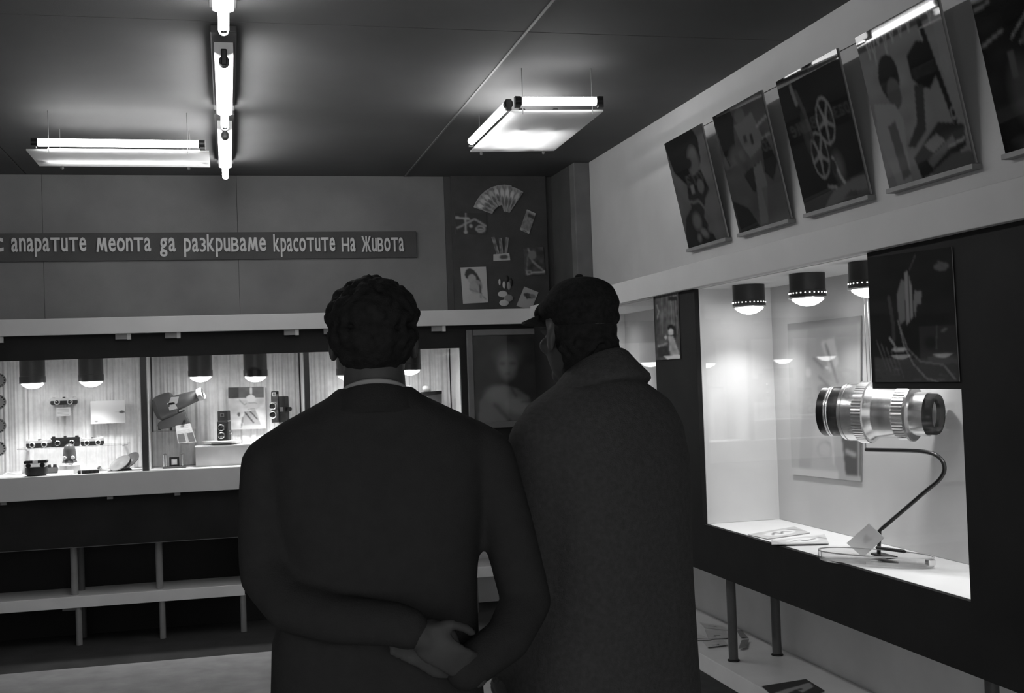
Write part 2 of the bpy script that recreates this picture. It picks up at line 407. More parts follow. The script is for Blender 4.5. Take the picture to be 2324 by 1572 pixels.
diffuser_light('square hanging diffuser panel in the far corner above the fan display',
    [(1.288, 5.22, HZ), (1.71, 5.18, HZ), (1.735, 6.12, HZ), (1.288, 6.18, HZ)],
    [((1.272, 5.24, HZ+.035), (1.272, 6.06, HZ+.035)), ((1.32, 5.16, HZ+.035), (1.66, 5.13, HZ+.035)), ((1.43, 5.62, HZ+.085), (1.43, 6.08, HZ+.085)), ((1.60, 5.62, HZ+.085), (1.60, 6.08, HZ+.085))], (1.5, 5.68, CZ))

# ================================================================== SHOWCASES
def showcase(label, x0, x1, open_left=False):
    t = thing('showcase', label, 'display case', ((x0+x1)/2, PY, OZ0))
    Y0, Y1 = PY+.021, WY-.016; zt = OZ1+.007
    e = .018
    MB().box(x0-.012, x1+.012, Y0, Y1, OZ0-.02, OZ0-.002).build('floor_board', 'case', t)
    MB().box(x0-.012, x1+.012, Y0, Y1, zt, zt+.016).build('top_board', 'case', t)
    for xa in (x0-.006, x1-.004): MB().box(xa, xa+.01, Y0, Y1, OZ0-.002, zt).build('side_board', 'case', t)
    # pleated curtain along the back
    n = int((x1-x0-.03)/.004); pts = []; ph = random.random()*6
    xx = x0+.014; acc = 0; front = []
    nxt = 0; amp = 0; xs_ = []; 
    pleats = []; p = x0
    while p < x1: pleats.append(p); p += random.choice((.03, .045, .06, .085))
    for i in range(n+1):
        x = x0+.014+(x1-x0-.028)*i/n; d = min(abs(x-q) for q in pleats)
        y = Y1-.012+.010*math.exp(-(d/.006)**2)-.003*math.sin(x*90)-.0015*math.sin(x*310+1)
        front.append((x, min(y, Y1-.002)))
    mb = MB(); vs = []; fs = []
    for k, z in enumerate((OZ0, zt)):
        for x, y in front: vs.append((x, y-(0 if k else .003), z))
    m = len(front); fs = [(i, i+1, m+i+1, m+i) for i in range(m-1)]
    mb.add(vs, fs).build('curtain', 'curtain', t, smooth=True, ang=80)
    MB().box(x0, x1, PY+.021, PY+.025, OZ0, OZ1).build('glass_pane', 'glass', t)
    return t
showcase('left back-wall showcase with stereo cameras and round reel discs', *wins[0])
showcase('middle back-wall showcase with slide projector and twin-lens camera', *wins[1])
showcase('right back-wall showcase, mostly hidden behind the man in the suit', *wins[2])
def showcase_r(label, ya, yb, side_far):
    t = thing('showcase', label, 'display case', (PX, (ya+yb)/2, RZ0))
    X0, X1 = PX+.021, WX-.006
    MB().box(X0, X1, ya-.01, yb+.01, RZ0-.02, RZ0-.001).build('floor_board', 'case', t)
    MB().box(X0, X1, ya-.01, yb+.01, RZ1-.001, RZ1+.014).build('top_board', 'case', t)
    MB().box(X1, X1+.005, ya-.01, yb+.01, RZ0, RZ1).build('back_board', 'caseback', t)
    for q in (ya-.011, yb+.001): MB().box(X0, X1, q, q+.01, RZ0, RZ1).build('side_board', 'case', t)
    MB().box(X0, X0+.004, ya, yb, RZ0, RZ1-.001).build('glass_pane', 'glass', t)
    return t
showcase_r('large lit right-hand showcase with the giant lens', y2a, y2b, True)
showcase_r('far right-hand showcase seen past the man in the cap', y1a, y1b, True)

# ---- spot lamps in the showcases
def case_lamp(label, loc, r, h, holes, group, watts, spread=104, blend=1.0):
    t = thing('case_lamp', label, 'lamp', loc, group); x, y, z = loc
    MB().lathe([(r*.97, 0), (r*.97, -h*.72), (r, -h*.74), (r, -h), (r*.93, -h), (r*.93, -h*.6)], loc, (0, 0, 1), 32).build('housing', 'black', t, smooth=True)
    MB().lathe([(r*.9, -h+.004), (r*1.03, -h-.001), (r*1.03, -h-.006), (r*.86, -h-.008)], loc, (0, 0, 1), 32).build('rim', 'chrome', t, smooth=True)
    MB().lathe([(r*.88, -h-.004), (r*.84, -h-.012), (r*.68, -h-r*.30), (r*.42, -h-r*.44), (r*.15, -h-r*.5), (.002, -h-r*.505)], loc, (0, 0, 1), 28).build('bulb', 'bulb', t, smooth=True)
    if holes:
        mb = MB()
        for i in range(26):
            a = 2*PI*i/26; u = Vector((math.cos(a), math.sin(a), 0)); c = Vector(loc)+u*(r+.0005)+Vector((0, 0, -h*.84)); mb.cyl(c-u*.001, c+u*.0008, .0028, n=8)
        mb.build('vent_holes', 'vent', t)
    sp = bpy.data.lights.new('case_lamp_beam', 'SPOT'); sp.energy = watts; sp.spot_size = math.radians(spread); sp.spot_blend = blend; sp.shadow_soft_size = r*.35
    so = bpy.data.objects.new('beam', sp); col.objects.link(so); so.parent = t; so.location = (0, 0, -h-r*.55)
    return t
zt = OZ1+.007
for px, py, lab in ((74, 868, 'hanging black spot lamp above the round black camera case'), (207, 864, 'hanging black spot lamp above the white printed board'),
                    (455, 853, 'hanging black spot lamp beside the slide projector barrel'), (580, 853, 'hanging black spot lamp above the photo of the woman in a striped skirt'),
                    (790, 850, 'hanging black spot lamp hidden behind the head of the man in the suit'), (930, 838, 'hanging black spot lamp peeking out by the ear of the man in the suit')):
    c = onY(px, py, 7.85)
    case_lamp(lab, (c.x, 7.85, zt), .077, zt-c.z, False, 'spot lamps in the back showcases', SPOT_W)
for px, py, lab in ((1700, 692, 'farthest spot lamp in the big right showcase'), (1833, 668, 'middle spot lamp in the big right showcase'), (1972, 645, 'spot lamp half covered by the dark photo board')):
    c = onX(px, py, 2.17)
    case_lamp(lab, (2.17, c.y, RZ1-.001), .070, max(.09, RZ1-c.z), True, 'spot lamps in the right showcase', SPOT_W*.72, 116, 1.0)
case_lamp('nearest spot lamp in the big right showcase, behind the dark photo board', (2.17, 3.12, RZ1-.001), .070, .095, True, 'spot lamps in the right showcase', SPOT_W*.9, 116, 1.0)
case_lamp('spot lamp in the far right showcase, hidden behind the man in the cap', (2.17, 6.72, RZ1-.001), .070, .095, True, 'spot lamps in the right showcase', SPOT_W*.72, 116, 1.0)

# ================================================================== BENCHES
def bench_post(mb_name, c, z0, z1, r, mat, t):
    MB().cyl((c[0], c[1], z0), (c[0], c[1], z1), r, n=16).build(mb_name, mat, t, smooth=True)
BZ = .30
t = thing('bench', 'long low bench board under the left showcases', 'bench', (-1.2, 7.95, 0))
MB().box(-2.9, .065, 7.73, WY-.02, BZ-.07, BZ).build('board', 'bench', t, bev=.003)
for px, py, r in ((168, 1352, .0215), (362, 1338, .0215)):
    c = onZ(px, py, BZ); bench_post('support_post', (c.x, max(c.y, 7.80)), BZ, .90, r, 'post', t)
MB().box(.057, .065, PY+.03, WY-.02, BZ, .895).build('end_board', 'frame', t)
c = onZ(181, 1345, BZ); bench_post('support_post', (c.x, 7.96), BZ, .90, .021, 'postd', t)
for px, py in ((176, 1471), (369, 1452), (554, 1437)):
    c = onZ(px, py, 0); bench_post('leg', (c.x, max(7.755, c.y)), 0, BZ-.07, .019, 'post', t)
c = onZ(188, 1452, 0); bench_post('leg', (c.x, 7.98), 0, BZ-.07, .018, 'postd', t)
for px in (168,): MB().box(onZ(px, 1370, .23).x-.05, onZ(px, 1370, .23).x+.06, 7.74, 8.0, BZ-.085, BZ-.07).build('cross_batten', 'postd', t)
t = thing('bench', 'short low bench board in the far corner, seen between the two men', 'bench', (1.75, 7.95, 0))
MB().box(1.505, 1.985, 7.73, WY-.02, BZ-.07, BZ).build('board', 'bench', t, bev=.003)
bench_post('leg', (1.55, 7.76), 0, BZ-.07, .02, 'post', t); bench_post('leg', (1.93, 7.9), 0, BZ-.07, .02, 'post', t)
t = thing('bench', 'low glossy bench shelf running under the big right showcase', 'bench', (2.2, 4.5, 0))
MB().box(1.99, WX-.014, YN+.2, 7.72, BZ-.075, BZ).build('board', 'bench', t, bev=.003)
for x, y in ((2.07, 4.775), (2.285, 4.80), (2.07, 2.98), (2.285, 3.02), (2.07, 6.5), (2.285, 6.5)):
    bench_post('support_post', (x, y), BZ, .67 if x < 2.1 else .85, .020, 'postd', t)
    MB().lathe([(.022, 0), (.026, .001), (.026, .006), (.022, .008)], (x, y, BZ), (0, 0, 1), 16).build('collar', 'black', t, smooth=True)
    bench_post('leg', (x, y), 0, BZ-.075, .019, 'postd', t)

# ================================================================== LETTERED SIGN
YS = WY-.016
zt_, zb_ = onY(460, 527, YS).z, onY(460, 589, YS).z
sg = thing('lettered_sign', 'long dark strip with pale Cyrillic lettering across the back wall', 'sign', (-.6, WY, zb_))
MB().box(-2.6, onY(945, 555, YS).x, WY-.016, WY-.001, zb_, zt_).build('board', 'signboard', sg)
SUB = {'а': 'a', 'п': 'n', 'р': 'p', 'т': 'T', 'и': 'u', 'е': 'e', 'м': 'M', 'о': 'o', 'д': 'g', 'з': '3', 'к': 'k', 'в': 'B', 'с': 'c', 'н': 'H', 'ж': 'ж'}
GLY = {}
def glyph(ch):
    if ch in GLY: return GLY[ch]
    if ch == 'м':          # slanted-leg M drawn by hand
        o_ = GLY['о'][0][:, 1]; y0, hh = o_.min(), o_.max()-o_.min()
        q = MB().prism([(x*.82, y0+y*hh, -.04) for x, y in ((0, 0), (.12, 1), (.31, 1), (.42, .48), (.53, 1), (.72, 1), (.84, 0), (.66, 0), (.60, .60), (.48, .12), (.36, .12), (.24, .60), (.18, 0))], (0, 0, .08))
        vs = np.array([v[:] for v in q.v]); GLY[ch] = (vs, q.f, vs[:, 0].max()); return GLY[ch]
    cu = bpy.data.curves.new('g', 'FONT'); cu.body = SUB[ch]; cu.size = 1.0; cu.offset = 0.016; cu.extrude = 0.04; cu.resolution_u = 3
    o = bpy.data.objects.new('g', cu); col.objects.link(o)
    me = bpy.data.meshes.new_from_object(o.evaluated_get(bpy.context.evaluated_depsgraph_get()))
    bpy.data.objects.remove(o); bpy.data.curves.remove(cu)
    vs = np.array([v.co[:] for v in me.vertices]); fs = [tuple(p.vertices) for p in me.polygons]; bpy.data.meshes.remove(me)
    vs[:, 0] -= vs[:, 0].min()
    if ch in 'тмвнзж' and 'о' in GLY:          # small capitals drawn to the height of the round letters
        o_ = GLY['о'][0][:, 1]; h0, h1 = vs[:, 1].min(), vs[:, 1].max(); vs[:, 1] = o_.min()+(vs[:, 1]-h0)/(h1-h0)*(o_.max()-o_.min())*(1.12 if ch == 'ж' else 1.0)
    elif 'о' in GLY:
        o_ = GLY['о'][0][:, 1]; a_, b_ = o_.min(), o_.max(); z = vs[:, 1]
        vs[:, 1] = np.where(z > b_, b_+(z-b_)*.55, np.where(z < a_, a_+(z-a_)*.8, z))
    GLY[ch] = (vs, fs, vs[:, 0].max()); return GLY[ch]
xh = glyph('о'); XH = xh[0][:, 1].max(); XB = xh[0][:, 1].min()
for word, p0, p1 in (('с', -22, 8), ('апаратите', 26, 196), ('меопта', 219, 343), ('да', 363, 399), ('разкриваме', 418, 604), ('красотите', 621, 761), ('на', 776, 807), ('живота', 821, 917)):
    A = onY(p0, 570, YS-.006); B = onY(p1, 570, YS-.006)
    gap = .075; tot = sum(glyph(c)[2] for c in word)+gap*(len(word)-1); k = (B.x-A.x)/tot; x = A.x
    zb = onY((p0+p1)/2, 571, YS-.006).z; zx = onY((p0+p1)/2, 539, YS-.006).z; kz = (zx-zb)/(XH-XB)
    for c in word:
        vs, fs, wd = glyph(c)
        MB().add([(x+v[0]*k, YS-.005-v[2]*.12, zb+(v[1]-XB)*kz) for v in vs], fs).build('letter', 'letter', sg)
        x += (wd+gap)*k

# ================================================================== FAN DISPLAY BOARD and what is pinned on it
YF = WY-.03
fx0, fx1 = onY(1028, 560, YF).x, onY(1243, 560, YF).x
fb = thing('display_board', 'tall dark felt board on the back wall holding the photo fan', 'board', ((fx0+fx1)/2, WY, 1.998))
MB().box(fx0, fx1, YF, WY-.001, 1.999, onY(1130, 398, YF).z).build('panel', 'fanboard', fb)
YB = YF-.006
def bd(x, y): return onY(x, y, YB)
def pinned(name, label, cat, quad, pic, mat='photo', th=.003):
    o = print_mesh(name, *[bd(*q) for q in quad], pic, th, None, mat); return setp(o, label, cat, 'pictures pinned to the fan board')
# the fan: nine overlapping leaves
fan = thing('photo_fan', 'fan of overlapping photo leaves at the top of the dark board', 'photo display', tuple(bd(1140, 487)), 'pictures pinned to the fan board')
piv = bd(1147, 497); R1 = (bd(1110, 430)-piv).length*1.03
for i in range(9):
    a0 = math.radians(160-i*11.6); a1 = math.radians(160-i*11.6-13); r0 = R1*(.22 if i > 4 else .42)
    p = Pic(14, 22, .30).noise(.6, 5).ell(.5, .35, .3, .2, .5+.25*random.random(), al=.8).ell(.45, .6, .25, .2, .10, al=.8).line([(0, .03), (1, .03)], .1, .42).blur(1)
    f = lambda r, a: piv+Vector((r*math.cos(a), -.0012*(9-i), r*math.sin(a)))
    rr = R1*(1.0 if i < 7 else .97)
    print_mesh('leaf', f(rr, a0), f(rr, a1), f(r0, a1), f(r0, a0), p, .001, fan, 'photo')
p = Pic(36, 26, .06).line([(.05, .25), (.45, .3)], .07, .40).line([(.35, .05), (.33, .9)], .05, .42).line([(.08, .72), (.62, .3)], .05, .40).ell(.33, .9, .06, .09, .4).ell(.5, .62, .05, .07, .42).line([(.62, .3), (.98, .62)], .06, .36).ell(.8, .75, .16, .17, .38, ring=.35).line([(.72, .78), (.86, .76)], .04, .42).blur(1)
pinned('photo_print', 'small dark picture of scissors shapes pinned left on the board', 'photo', ((1032, 482), (1104, 484), (1104, 531), (1034, 530)), p)
p = Pic(20, 34, .24).noise(.4, 6).rect(0, 0, 1, .1, .42).rect(0, .88, 1, 1, .42).rect(.3, .14, .95, .28, .06).ell(.5, .95, .25, .03, .1).blur(1)
pinned('film_box', 'narrow tilted film box pinned right of the fan', 'box', ((1196, 475), (1216, 484), (1201, 531), (1180, 521)), p)
hold = thing('ticket_holder', 'small white holder with three upright striped strips on the board', 'holder', tuple(bd(1137, 590)), 'pictures pinned to the fan board')
p = Pic(20, 9, .5).ell(.62, .5, .26, .32, .1).blur(1)
print_mesh('holder_front', bd(1120, 577), bd(1156, 574), bd(1158, 590), bd(1120, 592), p, .006, hold, 'card')
for q in (((1115, 538), (1123, 537), (1134, 576), (1127, 577)), ((1132, 540), (1139, 540), (1142, 575), (1135, 576)), ((1148, 538), (1155, 539), (1151, 575), (1145, 575))):
    p = Pic(5, 20, .24).noise(.8, 3).blur(1); print_mesh('strip', *[bd(*k) for k in q], p, .002, hold, 'card')
p = Pic(28, 38, .08).noise(.5, 5).line([(.25, .05), (.4, .5), (.95, .88)], .09, .28).ell(.42, .28, .2, .16, .22, rot=.5).line([(.35, .9), (.98, .88)], .07, .42).poly([(.05, .8), (.3, .82), (.4, .92), (.1, 1)], .36).ell(.22, .88, .08, .05, .12).line([(.2, .3), (.1, .8)], .06, .18).blur(1)
pinned('photo_print', 'dark picture of a slanted tool and spade pinned on the right of the board', 'photo', ((1188, 562), (1233, 560), (1238, 623), (1192, 625)), p)
p = Pic(40, 56, .50).ell(.36, .2, .2, .16, .06).ell(.62, .35, .1, .28, .06, rot=-.4).ell(.42, .33, .16, .13, .40).ell(.55, .55, .25, .2, .34, al=.8).line([(.3, .6), (.75, .75)], .04, .15, .6).line([(.7, .5), (.72, .85)], .07, .1).line([(.5, .6), (.9, .9)], .05, .3).ell(.5, .85, .3, .15, .46, al=.6).blur(1)
pinned('photo_print', 'light photo of a dark-haired woman pinned at the lower left of the board', 'photo', ((1045, 607), (1103, 605), (1108, 686), (1051, 689)), p)
fl_ = thing('paper_flower', 'cut-out dark flower with two pale oval petals at the bottom of the board', 'decoration', tuple(bd(1145, 690)), 'pictures pinned to the fan board')
for (cx, cy, rx, ry, m) in ((1134, 640, 3, 8, 'lightgrey'), (1144, 646, 4, 9, 'lightgrey'), (1155, 648, 5, 10, 'midgrey'), (1141, 667, 12, 8, 'lightgrey'), (1144, 687, 12, 8, 'lightgrey'), (1154, 676, 12, 9, 'midgrey'), (1151, 632, 4, 8, 'black'), (1160, 640, 4, 10, 'black')):
    c = bd(cx, cy); MB().ell(c, (rx*.0029, .003, ry*.0029), nu=12, nv=6).build('petal', m, fl_, smooth=True)
p = Pic(26, 34, .42).ell(.5, .35, .35, .12, .08).line([(.3, .3), (.45, .5), (.7, .35)], .07, .06).ell(.72, .3, .2, .1, .2).blur(1)
pinned('photo_print', 'tilted light card with dark bird shape by the brim of the cap', 'photo', ((1190, 650), (1222, 663), (1206, 703), (1172, 694)), p)

# ================================================================== FRAMED PORTRAIT on the end panel
YP = PY-.022
fr = thing('framed_portrait', 'grey-framed portrait photo of a person with crossed arms on the back panel', 'picture', tuple(onY(1152, 970, PY)))
X0, X1 = onY(1062, 860, YP).x, onY(1243, 860, YP).x; Z0, Z1 = onY(1150, 970, YP).z, onY(1150, 746, YP).z; fw = .042
for a in ((X0, X0+fw, Z0, Z1), (X1-fw, X1, Z0, Z1), (X0+fw, X1-fw, Z0, Z0+fw), (X0+fw, X1-fw, Z1-fw, Z1)):
    MB().box(a[0], a[1], YP, PY-.001, a[2], a[3]).build('frame_bar', gmat('frame_wood', .14, .4) if 'frame_wood' not in bpy.data.materials else bpy.data.materials['frame_wood'], fr, bev=.006)
p = Pic(70, 88, .045).noise(.3, 6).ell(.5, .26, .26, .19, .10, soft=.5).ell(.5, .36, .17, .2, .20, soft=.5).ell(.43, .33, .05, .02, .08, al=.7).ell(.58, .33, .05, .02, .08, al=.7).ell(.5, .45, .05, .018, .1, al=.6)
p.poly([(.08, .75), (.25, .6), (.45, .58), (.62, .62), (.8, .72), (.92, 1), (.05, 1)], .15).ell(.35, .68, .25, .13, .22, soft=.6).ell(.62, .82, .28, .12, .25, rot=.35, soft=.5).line([(.3, .8), (.5, .98)], .06, .05, .7).line([(.55, .62), (.62, .72)], .03, .06, .7).line([(.7, .78), (1, .76)], .015, .05).blur(3)
print_mesh('portrait', (X0+fw, YP+.010, Z1-fw), (X1-fw, YP+.010, Z1-fw), (X1-fw, YP+.010, Z0+fw), (X0+fw, YP+.010, Z0+fw), p, .004, fr, 'poster')
MB().box(X0+fw, X1-fw, YP+.005, YP+.007, Z0+fw, Z1-fw).build('glass_pane', 'glass', fr)

# ================================================================== POSTERS ON THE RIGHT WALL (hung leaning forward)
def poster(label, yf, yn, pic):
    xb, xt, zb, zt2 = 2.345, 2.232, 2.180, 2.725
    t = thing('poster', label, 'poster', (WX, (yf+yn)/2, zb), 'leaning posters on the right wall')
    TL, TR, BR, BL = Vector((xt, yf, zt2)), Vector((xt, yn, zt2)), Vector((xb, yn, zb)), Vector((xb, yf, zb))
    print_mesh('print', TL, TR, BR, BL, pic, .012, t, 'poster')
    MB().box(xb-.012, WX-.001, yn-.005, yf+.005, zb-.018, zb-.002).build('ledge', 'midgrey', t)
    for y in (yf-.02, yn+.02): MB().cyl((xt+.013, y, zt2-.012), (WX, y, zt2+.05), .002, n=6).build('hanger_wire', 'wire', t)
    return t
D = .010
p = Pic(70, 80, .075).noise(.2, 5)
p.poly([(0, 0), (.75, 0), (.85, .1), (.8, .3), (.6, .4), (.45, .5), (.3, .42), (.1, .3), (.02, .1)], D).ell(.62, .28, .17, .17, .07, rot=.3, soft=.35).ell(.50, .27, .10, .06, .012, soft=.4).ell(.66, .2, .09, .06, .085, soft=.5)
p.poly([(.35, .42), (.75, .36), (.85, .55), (.7, .62), (.55, .8), (.35, .72), (.3, .55)], .015).rect(.42, .46, .5, .54, .11).ell(.66, .5, .08, .06, .07).line([(.3, .6), (.55, .62), (.7, .75)], .03, .08).line([(.4, .66), (.5, .78)], .02, .14)
p.poly([(.12, .72), (.4, .62), (.6, .8), (.75, 1), (0, 1), (.03, .85)], .014).ell(.38, .78, .14, .1, .085, soft=.5).ell(.5, .9, .12, .05, .10, rot=.4, soft=.5).ell(.68, .88, .10, .05, .075, soft=.5).ell(.35, .93, .07, .05, .09, soft=.5).blur(1)
poster('farthest leaning poster, dark-haired figure raising hands to the face', 5.779, 5.29, p)
p = Pic(80, 84, .045).noise(.3, 6)
p.poly([(0, 0), (.36, .0), (.4, .1), (.33, .25), (.3, .4), (.12, .45), (.05, .3)], D).ell(.30, .38, .2, .1, .06, soft=.5).poly([(.38, .16), (.75, .12), (.86, .38), (.55, .45), (.45, .34)], .085).rect(.5, .26, .56, .32, .03).rect(.62, .27, .68, .36, .02).line([(.78, .24), (1, .2)], .025, .14).line([(.85, .35), (.97, .33)], .03, .12)
p.ell(.52, .10, .10, .06, .07).poly([(.8, .36), (.9, .34), (1, .55), (.86, .68), (.75, .6)], D).poly([(.35, .55), (.7, .5), (.62, .75), (.45, .7)], D).poly([(.56, .53), (.72, .5), (.74, .68), (.6, .98), (.45, .98), (.52, .75)], .085).poly([(.02, .72), (.3, .82), (.45, 1), (.05, 1)], D).rect(.62, .7, 1, 1, .05, .6).ell(.25, .52, .2, .07, .05, soft=.5).blur(1)
poster('second-farthest leaning poster, figure holding a boxy camera', 5.147, 4.63, p)
p = Pic(90, 96, .008).noise(.3, 6)
for cx, cy, rx, ry in ((.62, .42, .13, .17), (.43, .63, .13, .17)):
    p.ell(cx, cy, rx, ry, .13, ring=.13)
    for k in range(5):
        a = k*2*PI/5+.4; p.line([(cx, cy), (cx+rx*.9*math.cos(a), cy+ry*.9*math.sin(a))], .03, .12)
    p.ell(cx, cy, .035, .04, .14)
p.line([(.28, .15), (.34, .3), (.38, .5)], .05, .04).line([(.22, .1), (.25, .22)], .05, .10).ell(.3, .45, .07, .2, .03, soft=.6).ell(.66, .75, .12, .14, .06, soft=.7).line([(.6, .68), (.66, .82), (.72, .9)], .03, .18).ell(.6, .74, .03, .05, .02).line([(.45, .86), (.56, .88)], .03, .12)
p.poly([(.3, 1), (.5, .9), (.85, .85), (1, .86), (1, 1)], .06).poly([(.62, .97), (.75, .93), (.95, .96)], .015).blur(1)
poster('third leaning poster, dark film projector with two spoked reels', 4.487, 3.985, p)
p = Pic(96, 104, .14).noise(.15, 6)
p.rect(0, 0, 1, .12, .03)
for x in (.12, .18, .25, .33, .42, .52, .62, .74, .86): p.line([(x, .05), (x+.015, .12+.16*random.random()), (x+.045, .05)], .012, .22)
p.ell(.3, .33, .12, .14, .015).ell(.32, .44, .08, .1, .06).poly([(.05, .45), (.3, .5), (.36, .62), (.32, .8), (.3, 1), (.12, 1), (.02, .7)], .17).poly([(.16, .62), (.26, .6), (.3, .95), (.2, .97)], .07)
p.poly([(.55, .26), (.68, .2), (.82, .24), (.84, .42), (.72, .5), (.62, .46), (.55, .4)], D).poly([(.56, .44), (.66, .46), (.58, .72), (.42, .80), (.34, .78), (.5, .66)], .03).line([(.76, .1), (.90, .72)], .05, .010)
p.poly([(.38, .86), (.72, .7), (.98, .76), (.96, .88), (.6, .97), (.42, 1)], .018).poly([(.52, .80), (.68, .76), (.76, .82), (.6, .87)], .14).poly([(.52, .90), (.84, .80), (.86, .84), (.56, .95)], .10).ell(.92, .40, .04, .06, .16, ring=.4).rect(.9, .1, 1, .6, .16, .7).ell(.9, .68, .03, .04, .16, ring=.4).line([(.78, .86), (.95, .84)], .02, .18).poly([(.55, .97), (.8, .9), (1, .92), (1, 1), (.55, 1)], .07).blur(1)
poster('fourth leaning poster, enlarger over a worktable with hanging film strips', 3.849, 3.344, p)
p = Pic(90, 96, .010).noise(.5, 6)
for (x0, y0, x1, y1) in ((.02, .12, .2, .14), (.02, .40, .22, .36), (.02, .2, .16, .19)): p.line([(x0, y0), (x1, y1)], .02, .14)
p.line([(.28, .42), (.5, .3), (.75, .12)], .012, .2).line([(.35, .46), (.7, .22)], .012, .16).ell(.3, .7, .17, .22, .05, soft=.6).ell(.55, .65, .16, .25, .06, soft=.6).ell(.42, .45, .05, .05, .06).rect(.22, .48, .28, .62, .07).line([(.5, .95), (.8, .9)], .03, .2).ell(.8, .4, .2, .3, .03, soft=.7).blur(1)
poster('nearest leaning poster, dark, cut by the right edge of the picture', 3.188, 2.69, p)

# ---- pictures on the dark right panel
def panel_pic(name, label, corners, pic, mat='poster', th=.004, x=PX-.006):
    o = print_mesh(name, *[onX(c[0], c[1], x) for c in corners], pic, th, None, mat); return setp(o, label, 'photo')
p = Pic(34, 84, .10).noise(.5, 6)
for k in range(9): p.line([(.1+.1*k, 0), (.12+.1*k, .62)], .03, .06+.22*random.random(), .8)
p.rect(0, .1, .22, .9, .05, .6).line([(.08, .15), (.17, .25), (.1, .36)], .05, .25).rect(.1, .6, .5, .8, .14, .6).rect(.12, .8, .55, .95, .04).line([(.15, .78), (.5, .75)], .08, .32)
p.ell(.66, .52, .13, .045, .012).ell(.66, .585, .11, .05, .65).ell(.82, .6, .06, .1, .02).ell(.45, .66, .06, .025, .6).poly([(.56, .64), (.76, .66), (.98, .92), (.62, .95), (.58, .75)], .45).noise(.35, 10).poly([(.35, .94), (.98, .93), (1, .99), (.5, .995)], .85).poly([(.6, .05), (.98, .08), (.98, .14), (.6, .12)], .02)
panel_pic('photo_print', 'tall photo of a woman in a pale dress on the dark divider panel', ((1487, 672), (1537, 661), (1543, 814), (1488, 817)), p.blur(1), 'photo')
p = Pic(100, 104, .008).noise(.4, 6)
p.poly([(.36, .32), (.42, .2), (.46, .22), (.45, .52), (.38, .55), (.36, .42)], .16).poly([(.455, .16), (.5, .14), (.545, .28), (.54, .5), (.46, .56)], .24).poly([(.57, .30), (.65, .31), (.64, .4), (.59, .4), (.56, .52), (.55, .4)], .18).ell(.88, .14, .08, .03, .10).line([(.85, .1), (.92, .16)], .02, .09)
p.line([(.26, .34), (.3, .55), (.3, .66)], .04, .05).line([(.52, .14), (.6, .03)], .01, .08).line([(.505, .16), (.505, .55)], .012, .006).ell(.44, .62, .07, .05, .006)
p.rect(.6, .58, 1, .82, .035, .8).ell(.72, .7, .1, .07, .01, soft=.6).line([(.8, .58), (.78, .75)], .012, .09).line([(.85, .62), (.9, .6)], .02, .14)
p.poly([(.05, .8), (.5, .82), (1, .8), (1, 1), (.05, 1)], .05).poly([(.68, .81), (.8, .8), (1, .83), (1, .87), (.7, .86)], .10).rect(.06, .82, 1, 1, .06, .4)
for k in range(24): x, y = .08+.9*random.random(), .84+.14*random.random(); p.ell(x, y, .02+.03*random.random(), .008, .03+.1*random.random())
p.line([(.36, .52), (.42, .72), (.52, .86), (.66, .97), (.78, .995)], .012, .24).line([(.37, .55), (.46, .74), (.6, .84), (.85, .87)], .010, .2).line([(.86, .88), (.96, .98)], .014, .22).ell(.36, .745, .09, .014, .5).line([(.25, .65), (.33, .74)], .02, .3)  # the flat bright oval is a lamp's reflection painted into the print
for k in range(5): p.line([(.08+.06*k, .66+.03*k), (.2+.05*k, .9+.015*k)], .007, .12)
panel_pic('photo_board', 'dark photo with tangled wires on the corner board of the big showcase', ((1969, 585), (2158, 560), (2176, 866), (1979, 867)), p.blur(1), 'photo')
print('posters done')

# ================================================================== THINGS IN THE LEFT BACK SHOWCASE
U = .0029            # metres per photo pixel at the depth of the back showcases
FZ = OZ0-.002        # showcase floor
def at_floor(px, py, z=FZ, lo=PY+.04, hi=WY-.06):
    c = onZ(px, py, z); k = min(max(c.y, lo), hi); q = onY(px, py, k); return Vector((q.x, k, z))
def T(loc, rz=0.0, rx=0.0, ry=0.0): return Matrix.Translation(loc) @ Matrix.Rotation(rz, 4, 'Z') @ Matrix.Rotation(ry, 4, 'Y') @ Matrix.Rotation(rx, 4, 'X')
# stereo camera, local: faces -y, stands on z=0
def stereo_camera(label, loc, wpx, hpx, dark=False, rz=0.0):
    t = thing('stereo_camera', label, 'camera', loc, 'stereo cameras in the left showcase'); Mx = T(loc, rz)
    w2 = wpx*U/2; h = hpx*U; d = .045
    MB().rbox(-w2, w2, -d/2, d/2, 0, h*.62, .012).xf(Mx).build('body', 'leather', t, smooth=True)
    MB().rbox(-w2, w2, -d/2-.001, d/2+.001, h*.52, h*.86, .006).xf(Mx).build('top_plate', 'black' if dark else 'silver', t, smooth=True)
    for x in (-w2*.48, w2*.48):
        ln = MB().lathe([(.015, 0), (.017, .004), (.017, .016), (.013, .02), (.012, .014)], (x, -d/2, h*.34), (0, -1, 0), 18).xf(Mx).build('lens', 'silver' if not dark else 'chromed', t, smooth=True)
        MB().lathe([(.0115, 0), (.008, .003), (.001, .004)], (x, -d/2-.015, h*.34), (0, -1, 0), 16).xf(Mx).build('lens_glass', 'lensglass', ln, smooth=True)
    MB().rbox(-.016, .016, -d/2-.004, 0, h*.22, h*.5, .004).xf(Mx).build('viewfinder', 'matblack', t, smooth=True)
    for x in (-w2*.8, w2*.8): MB().lathe([(.011, 0), (.011, h*.12), (.008, h*.15)], (x, 0, h*.86), (0, 0, 1), 16).xf(Mx).build('knob', 'silver' if not dark else 'black', t, smooth=True)
    MB().rbox(-.008, .008, -.012, .012, h*.86, h*1.0, .003).xf(Mx).build('accessory_shoe', 'black', t, smooth=True)
    return t
